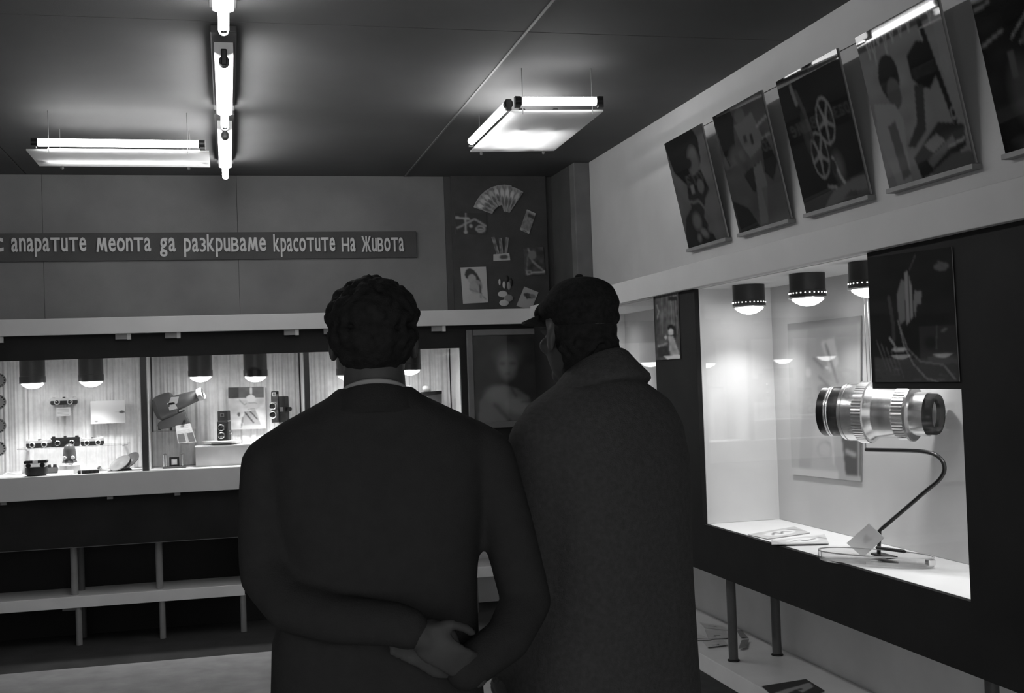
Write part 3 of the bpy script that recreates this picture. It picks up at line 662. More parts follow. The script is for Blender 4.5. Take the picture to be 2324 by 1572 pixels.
SHZ = onY(165, 1012, 7.90).z
gs = thing('glass_shelf', 'clear glass shelf carrying three stereo cameras', 'shelf', (onY(165, 1012, 7.93).x, 7.93, SHZ))
MB().box(onY(42, 1012, 7.9).x, onY(292, 1012, 7.9).x, 7.84, 8.07, SHZ-.006, SHZ).build('plate', 'acrylic', gs)
for px in (60, 280):
    x = onY(px, 1012, 8.0).x; MB().box(x-.006, x+.006, 8.0, 8.075, SHZ-.02, SHZ-.006).build('bracket', 'chrome', gs)
stereo_camera('chrome stereo camera at the left on the glass shelf', (onY(89, 1010, 7.9).x, 7.92, SHZ), 52, 18, rz=-.12)
stereo_camera('black stereo camera in the middle of the glass shelf', (onY(147, 1009, 7.9).x, 7.93, SHZ), 60, 22, True)
stereo_camera('chrome stereo camera at the right on the glass shelf', (onY(209, 1007, 7.9).x, 7.92, SHZ), 48, 17, rz=.1)
c = onY(144, 918, 8.0); stereo_camera('chrome stereo camera mounted on the curtain above the shelf', (c.x, 8.035, c.z), 55, 17)
p = Pic(32, 20, .85)
for k in range(5): p.line([(.1, .22+k*.15), (.9, .2+k*.15)], .03, .3, .7)
setp(print_mesh('caption_card', onY(128, 925, 8.03), onY(160, 924, 8.03), onY(160, 943, 8.03), onY(128, 945, 8.03), p, .002, None, 'card'), 'white printed caption card under the mounted stereo camera', 'card')
p = Pic(60, 40, .74).ell(.9, .52, .08, .06, .12).ell(.16, .88, .055, .04, .25).line([(.7, .52), (.82, .52)], .012, .4, .5).blur(1)
setp(print_mesh('printed_board', onY(205, 910, 8.01), onY(283, 907, 8.01), onY(285, 959, 8.01), onY(206, 962, 8.01), p, .02, None, 'card'), 'white printed board with a small dark oval mark', 'board')
def reel_disc(label, px, py):
    c = onY(px, py, 8.03); t = thing('reel_disc', label, 'disc', tuple(c), 'round picture discs hung in a column')
    R = .047
    MB().lathe([(.004, -.0015), (R, -.0015), (R, .0015), (.004, .0015)], c, (0, -1, 0), 32).build('disc', 'midgrey', t)
    for k in range(14):
        a = 2*PI*k/14; q = c+Vector((math.cos(a), 0, math.sin(a)))*R*.8
        MB().box(q.x-.005, q.x+.005, q.y-.0032, q.y-.0015, q.z-.004, q.z+.004).build('picture_window', 'matblack', t)
    MB().lathe([(.006, 0), (.008, .002), (.004, .004)], c+Vector((0, -.0015, 0)), (0, -1, 0), 12).build('hub', 'chrome', t, smooth=True)
for py, nm in ((863, 'topmost of the round picture discs at the left edge'), (912, 'second from top of the round picture discs at the left edge'), (966, 'third from top of the round picture discs at the left edge'), (1018, 'lowest of the round picture discs at the left edge')):
    reel_disc(nm, -4, py)
# things standing on the floor of the left showcase
p = Pic(16, 10, .8).line([(.2, .5), (.7, .45)], .1, .4); a = at_floor(30, 1076)
setp(print_mesh('leaflet', a+Vector((-.05, .05, .012)), a+Vector((.04, .06, .02)), a+Vector((.055, -.03, .003)), a+Vector((-.06, -.03, .002)), p, .002, None, 'card'), 'white curled leaflet on the left showcase floor', 'leaflet')
a = at_floor(82, 1080); t = thing('camera_case', 'round-fronted black camera in its case on the left showcase floor', 'camera', tuple(a))
Mx = T(a)
MB().lathe([(.045, 0), (.062, .006), (.066, .03), (.063, .055)], (0, .02, 0), (0, 0, 1), 24).xf(Mx).build('lower_case', 'leather', t, smooth=True)
MB().rbox(-.064, .064, -.02, .045, .054, .080, .008).xf(Mx).build('body', 'chrome', t, smooth=True)
MB().rbox(-.066, .066, -.022, .047, .078, .094, .006).xf(Mx).build('flap', 'leather', t, smooth=True)
MB().box(-.014, .014, -.03, -.02, .074, .094).xf(Mx).build('label_plate', 'white', t)
for x in (-.04, .04): MB().lathe([(.014, 0), (.014, .01), (.01, .012)], (x, -.02, .066), (0, -1, 0), 14).xf(Mx).build('lens', 'matblack', t, smooth=True)
a = at_floor(118, 1073); t = thing('viewer', 'small grey handheld viewer behind the black camera case', 'viewer', tuple(a)); Mx = T(a)
MB().rbox(-.036, .036, -.025, .025, 0, .036, .01).xf(Mx).build('body', 'midgrey', t, smooth=True)
for x in (-.015, .018): MB().cyl((x, 0, .034), (x, 0, .054), .012, .010).xf(Mx).build('eyepiece', 'grey', t, smooth=True)
a = at_floor(158, 1074); t = thing('stereo_viewer', 'tall dome-topped viewer on a pale base in the left showcase', 'viewer', tuple(a)); Mx = T(a)
MB().lathe([(.058, 0), (.062, .01), (.060, .05), (.045, .066), (.032, .075)], (0, .02, 0), (0, 0, 1), 24).xf(Mx).build('base', 'lightgrey', t, smooth=True)
MB().lathe([(.045, .066), (.042, .078), (.034, .086)], (0, .02, 0), (0, 0, 1), 24).xf(Mx).build('neck', 'grey', t, smooth=True)
MB().lathe([(.040, .085), (.040, .10), (.036, .145), (.030, .168), (.018, .180), (.002, .184)], (0, .02, 0), (0, 0, 1), 24).xf(Mx).build('dome', 'grey', t, smooth=True)
for x in (-.024, .024): MB().lathe([(.011, 0), (.011, .016), (.007, .02)], (x, -.012, .098), (0, -1, .1), 14).xf(Mx).build('eyepiece', 'white', t, smooth=True)
MB().box(-.012, .012, -.046, -.038, .035, .05).xf(Mx).build('plate', 'chrome', t)
p = Pic(20, 10, .85).line([(.1, .4), (.9, .4)], .05, .5, .6).line([(.1, .7), (.9, .7)], .05, .5, .6)
a = at_floor(149, 1079); setp(print_mesh('caption_card', a+Vector((-.045, .01, .026)), a+Vector((.045, .01, .026)), a+Vector((.047, -.005, .001)), a+Vector((-.047, -.005, .001)), p, .002, None, 'card'), 'white caption card leaning before the dome-topped viewer', 'card')
a = at_floor(201, 1075); t = thing('film_strip_box', 'long flat dark slide carrier lying on the left showcase floor', 'slide carrier', tuple(a)); Mx = T(a, .05)
MB().box(-.062, .062, -.014, .014, 0, .020).xf(Mx).build('body', 'leather', t, bev=.003)
for k in range(4): MB().box(-.05+k*.026, -.036+k*.026, -.0155, -.014, .004, .017).xf(Mx).build('window', 'matblack', t)
MB().box(-.044, -.039, -.0158, -.013, 0, .021).xf(Mx).build('clip', 'chrome', t)
a = at_floor(226, 1068); t = thing('lens_cap', 'small shiny round lens cap on the left showcase floor', 'cap', tuple(a))
MB().lathe([(.014, 0), (.014, .006), (.011, .008), (.002, .009)], a+Vector((0, 0, .014)), (0, -.9, .4), 18).build('cap', 'chrome', t, smooth=True)
MB().box(a.x-.01, a.x+.01, a.y-.004, a.y+.016, a.z, a.z+.006).build('stand', 'chrome', t)
a = at_floor(277, 1068); t = thing('picture_reel_holder', 'tilted round dish of picture discs at the right of the left showcase', 'dish', tuple(a))
for k, (dx, dz, tl, m) in enumerate(((-.012, .046, .42, 'midgrey'), (.045, .060, .50, 'grey'))):
    ax = Vector((-math.sin(tl), -.45, math.cos(tl)*.8)).normalized()
    MB().lathe([(.004, -.003), (.066, -.003), (.070, .004), (.066, .006), (.058, .001), (.02, .001), (.012, .006), (.004, .006)], a+Vector((dx, .02, dz)), ax, 30).build('disc', m, t, smooth=True)
MB().prism([a+Vector((-.09, -.01, 0)), a+Vector((.06, -.01, 0)), a+Vector((.03, -.01, .03)), a+Vector((-.06, -.01, .006))], (0, .05, 0)).build('foot', 'matblack', t)

# ================================================================== THINGS IN THE MIDDLE BACK SHOWCASE
# slide projector: drum body, barrel pointing up to the right, wedge base; local origin = photo (405, 935), x right, z up in photo pixels * U
YPJ = 7.93
o = onY(405, 935, YPJ)
t = thing('slide_projector', 'dark slide projector with its barrel aimed up to the right', 'projector', (o.x, YPJ, FZ))
def pj(px, py, dy=0.0): c = onY(px, py, YPJ); return Vector((c.x, YPJ+dy, c.z))
axd = (pj(452, 900)-pj(380, 926)).normalized()
MB().lathe([(.02, -.085), (.055, -.078), (.080, -.055), (.086, -.02), (.086, .02), (.080, .045), (.062, .06)], pj(378, 922, .02), axd, 28).build('drum', 'grey', t, smooth=True)
MB().lathe([(.050, 0), (.046, .05), (.036, .14), (.034, .165)], pj(398, 915), axd, 24).build('barrel', 'grey', t, smooth=True)
ln = MB().lathe([(.036, .155), (.040, .16), (.041, .185), (.036, .19), (.032, .178)], pj(398, 915), axd+Vector((0, -.25, 0)), 24).build('lens_ring', 'silver', t, smooth=True)
MB().lathe([(.033, .181), (.018, .184), (.001, .185)], pj(398, 915), axd+Vector((0, -.25, 0)), 20).build('lens_glass', 'matblack', ln, smooth=True)
for pts in ([(389, 901), (407, 899), (403, 915), (382, 919)], [(380, 914), (396, 912), (404, 926), (386, 931)]):
    MB().prism([pj(x, y, -.065) for x, y in pts], (0, .012, 0)).build('slide_holder', 'white', t)
MB().prism([pj(373, 952, -.03), pj(420, 932, -.03), pj(424, 946, -.03), pj(433, 962, -.03), pj(363, 974, -.03), pj(358, 965, -.03), pj(360, 958, -.03)], (0, .085, 0)).build('base', 'grey', t, bev=.004)
MB().prism([pj(376, 947, -.02), pj(418, 930, -.02), pj(420, 937, -.02), pj(376, 956, -.02)], (0, .06, 0)).build('tilt_bracket', 'matblack', t)
MB().lathe([(.009, 0), (.009, .012)], pj(419, 955, -.03), (0, -1, 0), 12).build('tilt_knob', 'black', t, smooth=True)
for x in (362, 388, 403): MB().cyl(pj(x, 968, .0), pj(x, 976, .0), .008).build('foot', 'black', t, smooth=True)
# glass step the projector stands on
q0 = pj(345, 977).x; q1 = pj(444, 977).x; zq = pj(390, 976).z
t = thing('glass_stand', 'clear glass step holding up the slide projector', 'stand', ((q0+q1)/2, YPJ+.02, FZ))
MB().box(q0, q1, 7.87, 8.04, zq-.006, zq).build('plate', 'acrylic', t)
for x in (q0, q1-.005): MB().box(x, x+.005, 7.88, 8.03, FZ, zq-.006).build('side_plate', 'acrylic', t)
# leaning booklet
p = Pic(40, 44, .78)
p.rect(.05, .48, .46, .96, .22).rect(.60, .48, .96, .96, .20).noise(.12, 8).rect(.47, .45, .59, 1, .6)
for k in range(3): p.line([(.3, .1+.1*k), (.8, .1+.1*k)], .02, .4, .6)
setp(print_mesh('booklet', onY(398, 966, 7.90), onY(432, 960, 7.90), onY(446, 1003, 7.87), onY(404, 1006, 7.87), p, .004, None, 'card'), 'open booklet with two photos leaning below the slide projector', 'booklet')
# plinth
zp = onY(500, 1010, 7.84).z
x0_, x1_ = onY(444, 1040, 7.82).x, onY(690, 1040, 7.82).x
t = thing('plinth', 'low white plinth under the twin-lens camera', 'plinth', ((x0_+x1_)/2, 7.95, FZ))
MB().box(x0_, x1_-.01, 7.82, 8.06, FZ, zp-.008).build('body', 'lightgrey', t)
MB().box(x0_-.003, x1_-.01, 7.815, 8.06, zp-.008, zp).build('top_plate', 'white', t)
# round plate with the twin lens reflex
c = onY(503, 1003, 7.92); t = thing('turntable', 'round ribbed plate under the twin-lens camera', 'stand', (c.x, 7.93, zp))
MB().lathe([(.06, 0), (.07, .008), (.123, .012), (.125, .024), (.12, .026)], (c.x, 7.93, zp), (0, 0, 1), 48, gear=.001).build('plate', 'lightgrey', t)
MB().lathe([(.06, 0), (.06, .008)], (c.x, 7.93, zp), (0, 0, 1), 32).build('spindle', 'grey', t)
ZT = zp+.0265
t = thing('twin_lens_camera', 'black twin-lens reflex camera standing on the round plate', 'camera', (c.x+.017, 7.93, ZT)); Mx = T((c.x+.017, 7.93, ZT), -.25)
MB().rbox(-.036, .036, -.035, .04, 0, .122, .006).xf(Mx).build('body', 'leather', t, smooth=True)
MB().box(-.033, .033, -.048, -.034, .006, .116).xf(Mx).build('lens_board', 'matblack', t, bev=.003)
for z in (.034, .084):
    ln = MB().lathe([(.021, 0), (.022, .003), (.022, .016), (.017, .02), (.0165, .012)], (-.002, -.047, z), (0, -1, 0), 22).xf(Mx).build('lens', 'chromed', t, smooth=True)
    MB().lathe([(.0165, 0), (.010, .004), (.001, .005)], (-.002, -.061, z), (0, -1, 0), 18).xf(Mx).build('lens_glass', 'lensglass', ln, smooth=True)
MB().rbox(-.030, .034, -.034, .038, .128, .190, .004).xf(Mx).build('hood', 'matblack', t, smooth=True)
MB().box(-.031, .036, -.036, .039, .121, .128).xf(Mx).build('hinge_plate', 'chromed', t)
for a in ((-.012, .012, .152, .155), (-.012, .012, .172, .175), (-.012, -.009, .152, .175), (.009, .012, .152, .175)): MB().box(a[0], a[1], -.0355, -.0335, a[2], a[3]).xf(Mx).build('hood_trim', 'chrome', t)
MB().lathe([(.013, 0), (.013, .012), (.01, .014)], (.036, 0, .05), (1, 0, 0), 16).xf(Mx).build('crank_knob', 'chromed', t, smooth=True)
# photo of woman
p = Pic(64, 72, .62).noise(.12, 6)
p.rect(0, 0, .96, .26, .14).rect(0, 0, .28, .26, .06).noise(.2, 7)
p.poly([(.96, 0), (1, 0), (1, 1), (.96, 1)], .62)
p.ell(.61, .10, .035, .09, .62).line([(.3, .3), (.42, .42), (.52, .38)], .035, .38).ell(.6, .28, .12, .09, .72).poly([(.5, .36), (.76, .36), (.74, .54), (.52, .54)], .6).line([(.54, .38), (.76, .39)], .015, .2).line([(.52, .53), (.76, .52)], .015, .2).line([(.78, .3), (.82, .48), (.7, .54)], .03, .55)
p.poly([(.45, .58), (.72, .55), (.86, .9), (.4, .92), (.36, .75)], .34).line([(.44, .6), (.66, .84)], .04, .08).line([(.58, .58), (.76, .76)], .035, .08).line([(.38, .72), (.34, .95)], .04, .2).ell(.28, .64, .04, .05, .12).ell(.6, .95, .35, .08, .5, soft=.5).blur(1)
setp(print_mesh('photo_print', onY(518, 879, 8.04), onY(602, 877, 8.04), onY(604, 972, 8.04), onY(519, 975, 8.04), p, .006, None, 'photo'), 'photo of a woman in a striped skirt at the back of the middle showcase', 'photo')
# cine camera on its stand
c = onY(636, 958, 7.95); Mx = T((c.x, 7.95, c.z), -.35)
t = thing('cine_camera', 'upright black cine camera with two chrome lenses near the suit shoulder', 'camera', (c.x, 7.95, zp))
MB().rbox(-.045, .045, -.03, .05, 0, .17, .008).xf(Mx).build('body', 'leather', t, smooth=True)
MB().rbox(-.046, .0, -.034, -.028, .0, .185, .004).xf(Mx).build('front_plate', 'chromed', t, smooth=True)
MB().rbox(-.045, -.005, -.03, .0, .165, .205, .004).xf(Mx).build('viewfinder', 'matblack', t, smooth=True)
MB().box(-.036, -.014, -.0375, -.03, .172, .198).xf(Mx).build('finder_window', 'lightgrey', t)
MB().box(-.029, -.021, -.039, -.0375, .178, .192).xf(Mx).build('finder_slot', 'matblack', t)
for z in (.052, .108):
    ln = MB().lathe([(.022, 0), (.024, .006), (.024, .03), (.019, .036), (.018, .025)], (-.028, -.033, z), (0, -1, 0), 22).xf(Mx).build('lens', 'chrome', t, smooth=True)
    MB().lathe([(.018, 0), (.01, .004), (.001, .005)], (-.028, -.060, z), (0, -1, 0), 18).xf(Mx).build('lens_glass', 'lensglass', ln, smooth=True)
MB().lathe([(.014, 0), (.014, .03), (.01, .034)], (.045, .0, .085), (1, 0, 0), 16).xf(Mx).build('winding_key', 'black', t, smooth=True)
MB().box(.01, .034, -.0335, -.029, .07, .1).xf(Mx).build('dial_plate', 'chrome', t)
MB().cyl((c.x, 7.95, zp), (c.x, 7.95, c.z), .008).build('stand_rod', 'chrome', t, smooth=True)
MB().lathe([(.04, 0), (.04, .006), (.01, .01)], (c.x, 7.95, zp), (0, 0, 1), 20).build('stand_foot', 'chrome', t, smooth=True)
# small slide frame stand at bottom left
a = at_floor(396, 1062); t = thing('slide_viewer_stand', 'small stand with square slide frame between glass rods', 'viewer', tuple(a)); Mx = T(a)
MB().box(-.072, .072, -.02, .02, 0, .012).xf(Mx).build('base', 'grey', t, bev=.003)
for q in ((-.030, .030, .012, .022), (-.030, .030, .058, .070), (-.030, -.018, .022, .058), (.018, .030, .022, .058)): MB().box(q[0], q[1], -.008, .008, q[2], q[3]).xf(Mx).build('frame_bar', 'matblack', t)
MB().box(-.018, .018, -.003, .003, .022, .058).xf(Mx).build('slide', 'white', t)
for x in (-.062, -.048, .05): MB().cyl((x, 0, .012), (x, 0, .085), .005).xf(Mx).build('rod', 'chrome', t, smooth=True)
for x in (-.055, .05): MB().lathe([(.012, .085), (.012, .09), (.004, .094)], (x, 0, 0), (0, 0, 1), 14).xf(Mx).build('rod_cap', 'chromed', t, smooth=True)

# ================================================================== THINGS IN THE RIGHT BACK SHOWCASE
def at3(px, py, Y): return onY(px, py, Y)
c = at3(982, 945, 7.93); t = thing('enlarger_head', 'dark tapered lamp head with white cap in the right back showcase', 'enlarger', (c.x, 7.93, FZ))
b_ = at3(985, 960, 7.93); tp = at3(980, 892, 7.93)
MB().prism([at3(960, 892, 7.90), at3(1003, 889, 7.90), at3(1003, 1030, 7.90), at3(988, 1030, 7.90), at3(972, 900, 7.90)], (0, .06, 0)).build('housing', 'grey', t, bev=.004)
MB().prism([at3(958, 890, 7.895), at3(1003, 886, 7.895), at3(1003, 893, 7.895), at3(962, 899, 7.895)], (0, .07, 0)).build('lid', 'matblack', t)
MB().ell(at3(968, 883, 7.93), (.03, .03, .022), Matrix.Rotation(.5, 3, 'Y')).build('white_cap', 'white', t, smooth=True)
MB().box(at3(988, 1030, 7.9).x, at3(1003, 1030, 7.9).x, 7.9, 7.96, FZ, at3(990, 1030, 7.9).z).build('leg', 'grey', t)
q0 = at3(905, 876, 8.0); q1 = at3(931, 925, 8.0)
t = thing('white_carton', 'white carton beside the enlarger lamp head', 'box', ((q0.x+q1.x)/2, 8.0, FZ))
MB().box(q0.x, q1.x, 7.97, 8.05, FZ, q0.z).build('carton', 'white', t, bev=.002); MB().box(q0.x-.001, q1.x+.001, 7.968, 8.052, q0.z-.015, q0.z+.001).build('lid', 'white', t)
q0 = at3(733, 912, 7.95); q1 = at3(762, 930, 7.95)
t = thing('grey_carton', 'grey box showing just above the left shoulder of the man in the suit', 'box', ((q0.x+q1.x)/2, 7.95, FZ))
MB().box(q0.x, q1.x, 7.92, 8.02, FZ, q0.z-.012).build('carton', 'lightgrey', t); MB().box(q0.x-.001, q1.x+.001, 7.918, 8.022, q0.z-.012, q0.z).build('lid', 'midgrey', t)
c = at3(766, 904, 7.95); t = thing('white_lamp_shade', 'small white shade above the grey box by the suit shoulder', 'shade', (c.x, 7.95, FZ))
MB().lathe([(.03, -.03), (.012, .004), (.002, .006)], (c.x+.01, 7.95, c.z+.01), (0, 0, -1), 18).build('shade', 'white', t, smooth=True); MB().cyl((c.x+.01, 7.95, FZ), (c.x+.01, 7.95, c.z), .006).build('stem', 'chrome', t, smooth=True)

# ================================================================== THINGS IN THE BIG RIGHT SHOWCASE
RF = RZ0-.001
# giant lens hung on wires
LC = onX(1997, 936, 2.185); AX = Vector((.60, -.80, -.035)).normalized(); LL = .405; SR = .00158
t = thing('giant_lens', 'giant silver and black camera lens hanging in the right showcase', 'lens', tuple(LC))
st = LC-AX*LL/2
def seg(name, prof, mat, n=48, gear=0.0, sm=True, par=None):
    return MB().lathe([(r*SR, h*LL) for r, h in prof], st, AX, n, gear*SR).build(name, mat, par or t, smooth=sm, ang=30)
seg('front_bezel', [(48, .0), (55, .012), (55, .075)], 'black'); seg('trim_ring', [(56, .075), (57, .08), (57, .088), (56, .092)], 'chrome')
seg('trim_ring', [(56, .096), (57, .10), (57, .108), (56, .112)], 'chrome'); seg('front_barrel', [(55, .075), (55, .205)], 'black')
seg('main_barrel', [(56, .20), (63, .215), (64, .23), (64, .345), (60, .35)], 'chrome'); seg('groove_ring', [(64.5, .245), (64.5, .25)], 'chromed')
seg('knurled_ring', [(66, .345), (68, .35), (68, .435), (66, .44)], 'chrome', 120, .9, False)
seg('shoulder', [(62, .44), (60, .46), (55, .50)], 'chrome'); seg('middle_barrel', [(55, .50), (54, .52), (53, .70)], 'chrome')
seg('focus_ring', [(55, .67), (57, .68), (57, .77), (55, .775)], 'chrome', 90, 1.4, False); seg('flange', [(58, .775), (60, .78), (60, .80), (57, .81)], 'chromed')
seg('rear_barrel', [(48, .80), (47, .81), (47, .925)], 'chrome'); rr = seg('rear_ring', [(44, .92), (44, .985), (42, 1.0), (36, 1.0), (34, .96)], 'matblack')
seg('rear_glass', [(35, .965), (15, .97), (1, .972)], 'lensglass', 32, par=rr)
MB().cyl(st+AX*LL*.83+Vector((-.07, -.02, -.055)), st+AX*LL*.83+Vector((-.085, -.02, -.02)), .004).build('locking_lever', 'chrome', t, smooth=True)
for h in (.40, .43):
    q = st+AX*LL*h; MB().cyl(q+Vector((0, 0, .09)), (q.x, q.y, RZ1-.002), .0012, n=6).build('hanging_wire', 'wire', t)
# black curved tube standing on the tray
t = thing('curved_stand', 'black bent metal arm curving up under the giant lens', 'stand', tuple(onZ(2000, 1232, RF)))
ctl = [(1996, 1204), (2050, 1158), (2100, 1115), (2130, 1090), (2143, 1068), (2140, 1048), (2125, 1033), (2100, 1025), (2060, 1022), (2010, 1021), (1966, 1020)]
XS = [2.17, 2.185, 2.20, 2.21, 2.215, 2.215, 2.21, 2.205, 2.20, 2.19, 2.18]
pts = [onX(a, b, x) for (a, b), x in zip(ctl, XS)]
def smooth_path(P, n=5):
    out = []
    for i in range(len(P)-1):
        a = P[max(i-1, 0)]; b = P[i]; c = P[i+1]; d = P[min(i+2, len(P)-1)]
        for k in range(n):
            u = k/n; out.append(.5*((2*b)+(c-a)*u+(2*a-5*b+4*c-d)*u*u+(3*b-a-3*c+d)*u**3))
    return out+[P[-1]]
sp_ = smooth_path(pts); foot = Vector((pts[0].x, pts[0].y+.012, RF+.012))
MB().tube([foot]+sp_, .0068, 12).build('arm', 'black', t, smooth=True)
MB().box(foot.x-.02, foot.x+.02, foot.y-.09, foot.y+.02, RF+.012, RF+.020).build('foot_bar', 'black', t, bev=.002)
MB().cyl(pts[-1], pts[-1]+Vector((.0, .0, .03)), .003).build('pin', 'chrome', t, smooth=True)
# clear plastic tray: rim and disc
TC = onZ(1985, 1258, RF+.03); t = thing('clear_tray', 'clear plastic oval tray on the right showcase floor', 'tray', (TC.x, TC.y, RF))
ringo = []
TA, TB = .205, .075; tdir = Vector((.55, -.83, 0)).normalized(); tside = Vector((-tdir.y, tdir.x, 0))
def ov(a, k, z): return Vector((TC.x, TC.y, z))+tdir*(TA*k*math.cos(a))+tside*((TB*k+.02*(math.cos(a) < 0)*abs(math.cos(a)))*math.sin(a))
rs = []
for k, z in ((.96, RF+.001), (1.0, RF+.006), (1.0, RF+.034), (.97, RF+.036), (.955, RF+.032), (.955, RF+.008), (.92, RF+.006)):
    rs.append([ov(2*PI*i/40, k, z) for i in range(40)])
MB().rings(rs, cap=True).build('tray', 'acrylic', t, smooth=True, ang=60)
MB().rings([[ov(2*PI*i/40, k, RF+z) for i in range(40)] for k, z in ((1.002, .0335), (1.006, .036), (1.0, .038), (.985, .037), (.985, .034))], cap=False, closed=True).build('rim', gmat('plastic_rim', .6, .15, .6), t, smooth=True)
MB().box(TC.x+tdir.x*TA-.02, TC.x+tdir.x*TA+.005, TC.y+tdir.y*TA-.005, TC.y+tdir.y*TA+.02, RF+.01, RF+.03).build('clip', 'chrome', t, bev=.003)
p = Pic(24, 24, .78).poly([(.3, .35), (.7, .3), (.6, .6), (.4, .55)], .6).blur(2)
B0 = onX(1952, 1262, 2.13)
setp(print_mesh('caption_card', onX(1972, 1187, 2.16), onX(2006, 1220, 2.16), onX(1958, 1264, 2.15), onX(1921, 1232, 2.15), p, .002, None, 'card'), 'white card standing on its corner in the clear tray', 'card')
t = thing('pen', 'dark slim pen lying across the clear tray', 'pen', tuple(onZ(2020, 1246, RF+.042)))
a_, b_ = onZ(1990, 1242, RF+.045), onZ(2052, 1251, RF+.045)
MB().cyl(a_, b_, .0055, .006, 12).build('barrel', 'black', t, smooth=True); MB().cyl(b_, b_+(b_-a_).normalized()*.008, .006, .003, 12).build('cap', 'black', t, smooth=True)
MB().cyl(a_, a_-(b_-a_).normalized()*.01, .0055, .001, 12).build('tip', 'chrome', t, smooth=True)
# leaflets on the showcase floor
def leaflet(label, quad, z, pic, name='leaflet'):
    return setp(print_mesh(name, *[onZ(x, y, z) for x, y in quad], pic, .003, None, 'card'), label, 'leaflet')
p = Pic(50, 30, .55).noise(.12, 8).ell(.5, .5, .32, .3, .75).line([(.3, .6), (.42, .35), (.5, .6), (.6, .35), (.72, .55)], .04, .12).line([(.78, .2), (.95, .6)], .05, .3).blur(1)
leaflet('printed leaflet with script lettering, left of two on the showcase floor', ((1697, 1212), (1803, 1194), (1838, 1208), (1742, 1222)), RF+.004, p)
p = Pic(50, 30, .60).noise(.12, 8).ell(.55, .5, .3, .3, .78).line([(.35, .6), (.5, .4), (.6, .6), (.78, .4)], .04, .14).line([(.85, .25), (.98, .5)], .05, .3).blur(1)
leaflet('printed leaflet with script lettering, overlapping nearer leaflet on the showcase floor', ((1750, 1225), (1872, 1212), (1881, 1232), (1751, 1235)), RF+.008, p)
# large pale photo on the showcase back wall
XB_ = WX-.013
p = Pic(80, 120, .42).noise(.08, 6)
p.rect(0, 0, 1, .05, .34).poly([(0, .05), (.3, .05), (.12, .95), (0, .95)], .52, .6).ell(.52, .32, .22, .22, .47, soft=.5).poly([(.48, .14), (.66, .12), (.72, .28), (.6, .34)], .62).line([(.55, .16), (.7, .4)], .03, .30).line([(.38, .24), (.5, .3)], .03, .3).line([(.45, .36), (.58, .42)], .03, .3).ell(.5, .44, .08, .03, .3, al=.7).ell(.3, .33, .04, .03, .55)
p.poly([(.7, .1), (1, .08), (1, .5), (.72, .45)], .36, .5).ell(.5, .76, .2, .12, .50, soft=.5).ell(.52, .82, .12, .06, .36, ring=.3).poly([(.3, .95), (.42, .6), (.6, .85), (.7, .95)], .5, .5).line([(.6, .66), (.64, .9)], .03, .55).poly([(.72, .60), (1, .62), (1, .97), (.80, .97)], .10).line([(.82, .82), (.92, .84)], .04, .35).line([(.97, .05), (.97, .97)], .015, .5).rect(0, .95, .7, 1, .58).blur(2)
setp(print_mesh('portrait_photo', onX(1787, 735, XB_), onX(1953, 716, XB_), onX(1953, 1092, XB_), onX(1797, 1076, XB_), p, .005, None, 'photo'), 'large pale portrait panel behind the giant lens', 'photo')

# leaflets on the low right bench
p = Pic(50, 40, .05).poly([(.1, .35), (.95, .3), (.9, .6), (.2, .75)], .32).poly([(.3, .5), (.55, .45), (.6, .75), (.35, .8)], .05).ell(.62, .5, .06, .06, .08).poly([(.05, .8), (.5, .8), (.45, 1), (.1, 1)], .25).blur(1)
setp(print_mesh('leaflet', *[onZ(x, y, BZ+.005) for x, y in ((1729, 1556), (1829, 1540), (1871, 1566), (1790, 1610))], p, .004, None, 'card'), 'dark booklet lying at the front of the low right bench', 'booklet')
k = 0
for q, lab in ((((1588, 1412), (1640, 1420), (1655, 1430), (1600, 1424)), 'pale leaflet at the back of the pile on the low right bench'),
          (((1548, 1432), (1592, 1440), (1615, 1452), (1560, 1452)), 'pale leaflet with dark scribble at the front left of the bench pile'),
          (((1600, 1428), (1648, 1430), (1655, 1447), (1608, 1449)), 'pale leaflet with dark dots in the middle of the bench pile'),
          (((1595, 1455), (1640, 1450), (1652, 1462), (1606, 1468)), 'pale leaflet with a dark dash at the front of the bench pile'),
          (((1672, 1430), (1682, 1428), (1696, 1444), (1680, 1445)), 'small grey triangular leaflet right of the front bench post'),
          (((1683, 1452), (1700, 1450), (1694, 1468), (1676, 1471)), 'small grey rounded leaflet right of the front bench post')):
    v = .5 if k < 4 else .22
    p = Pic(24, 16, v).noise(.08, 5)
    if k < 4: p.line([(.1, .5), (.35, .55), (.5, .8), (.9, .8)] if k == 1 else [(.3, .5+.1*k), (.6, .45+.1*k)], .05 if k != 1 else .03, .05)
    setp(print_mesh('leaflet', *[onZ(x, y, BZ+.003+.0015*k) for x, y in q], p, .0012, None, 'card'), lab, 'leaflet', 'leaflets on the low right bench'); k += 1

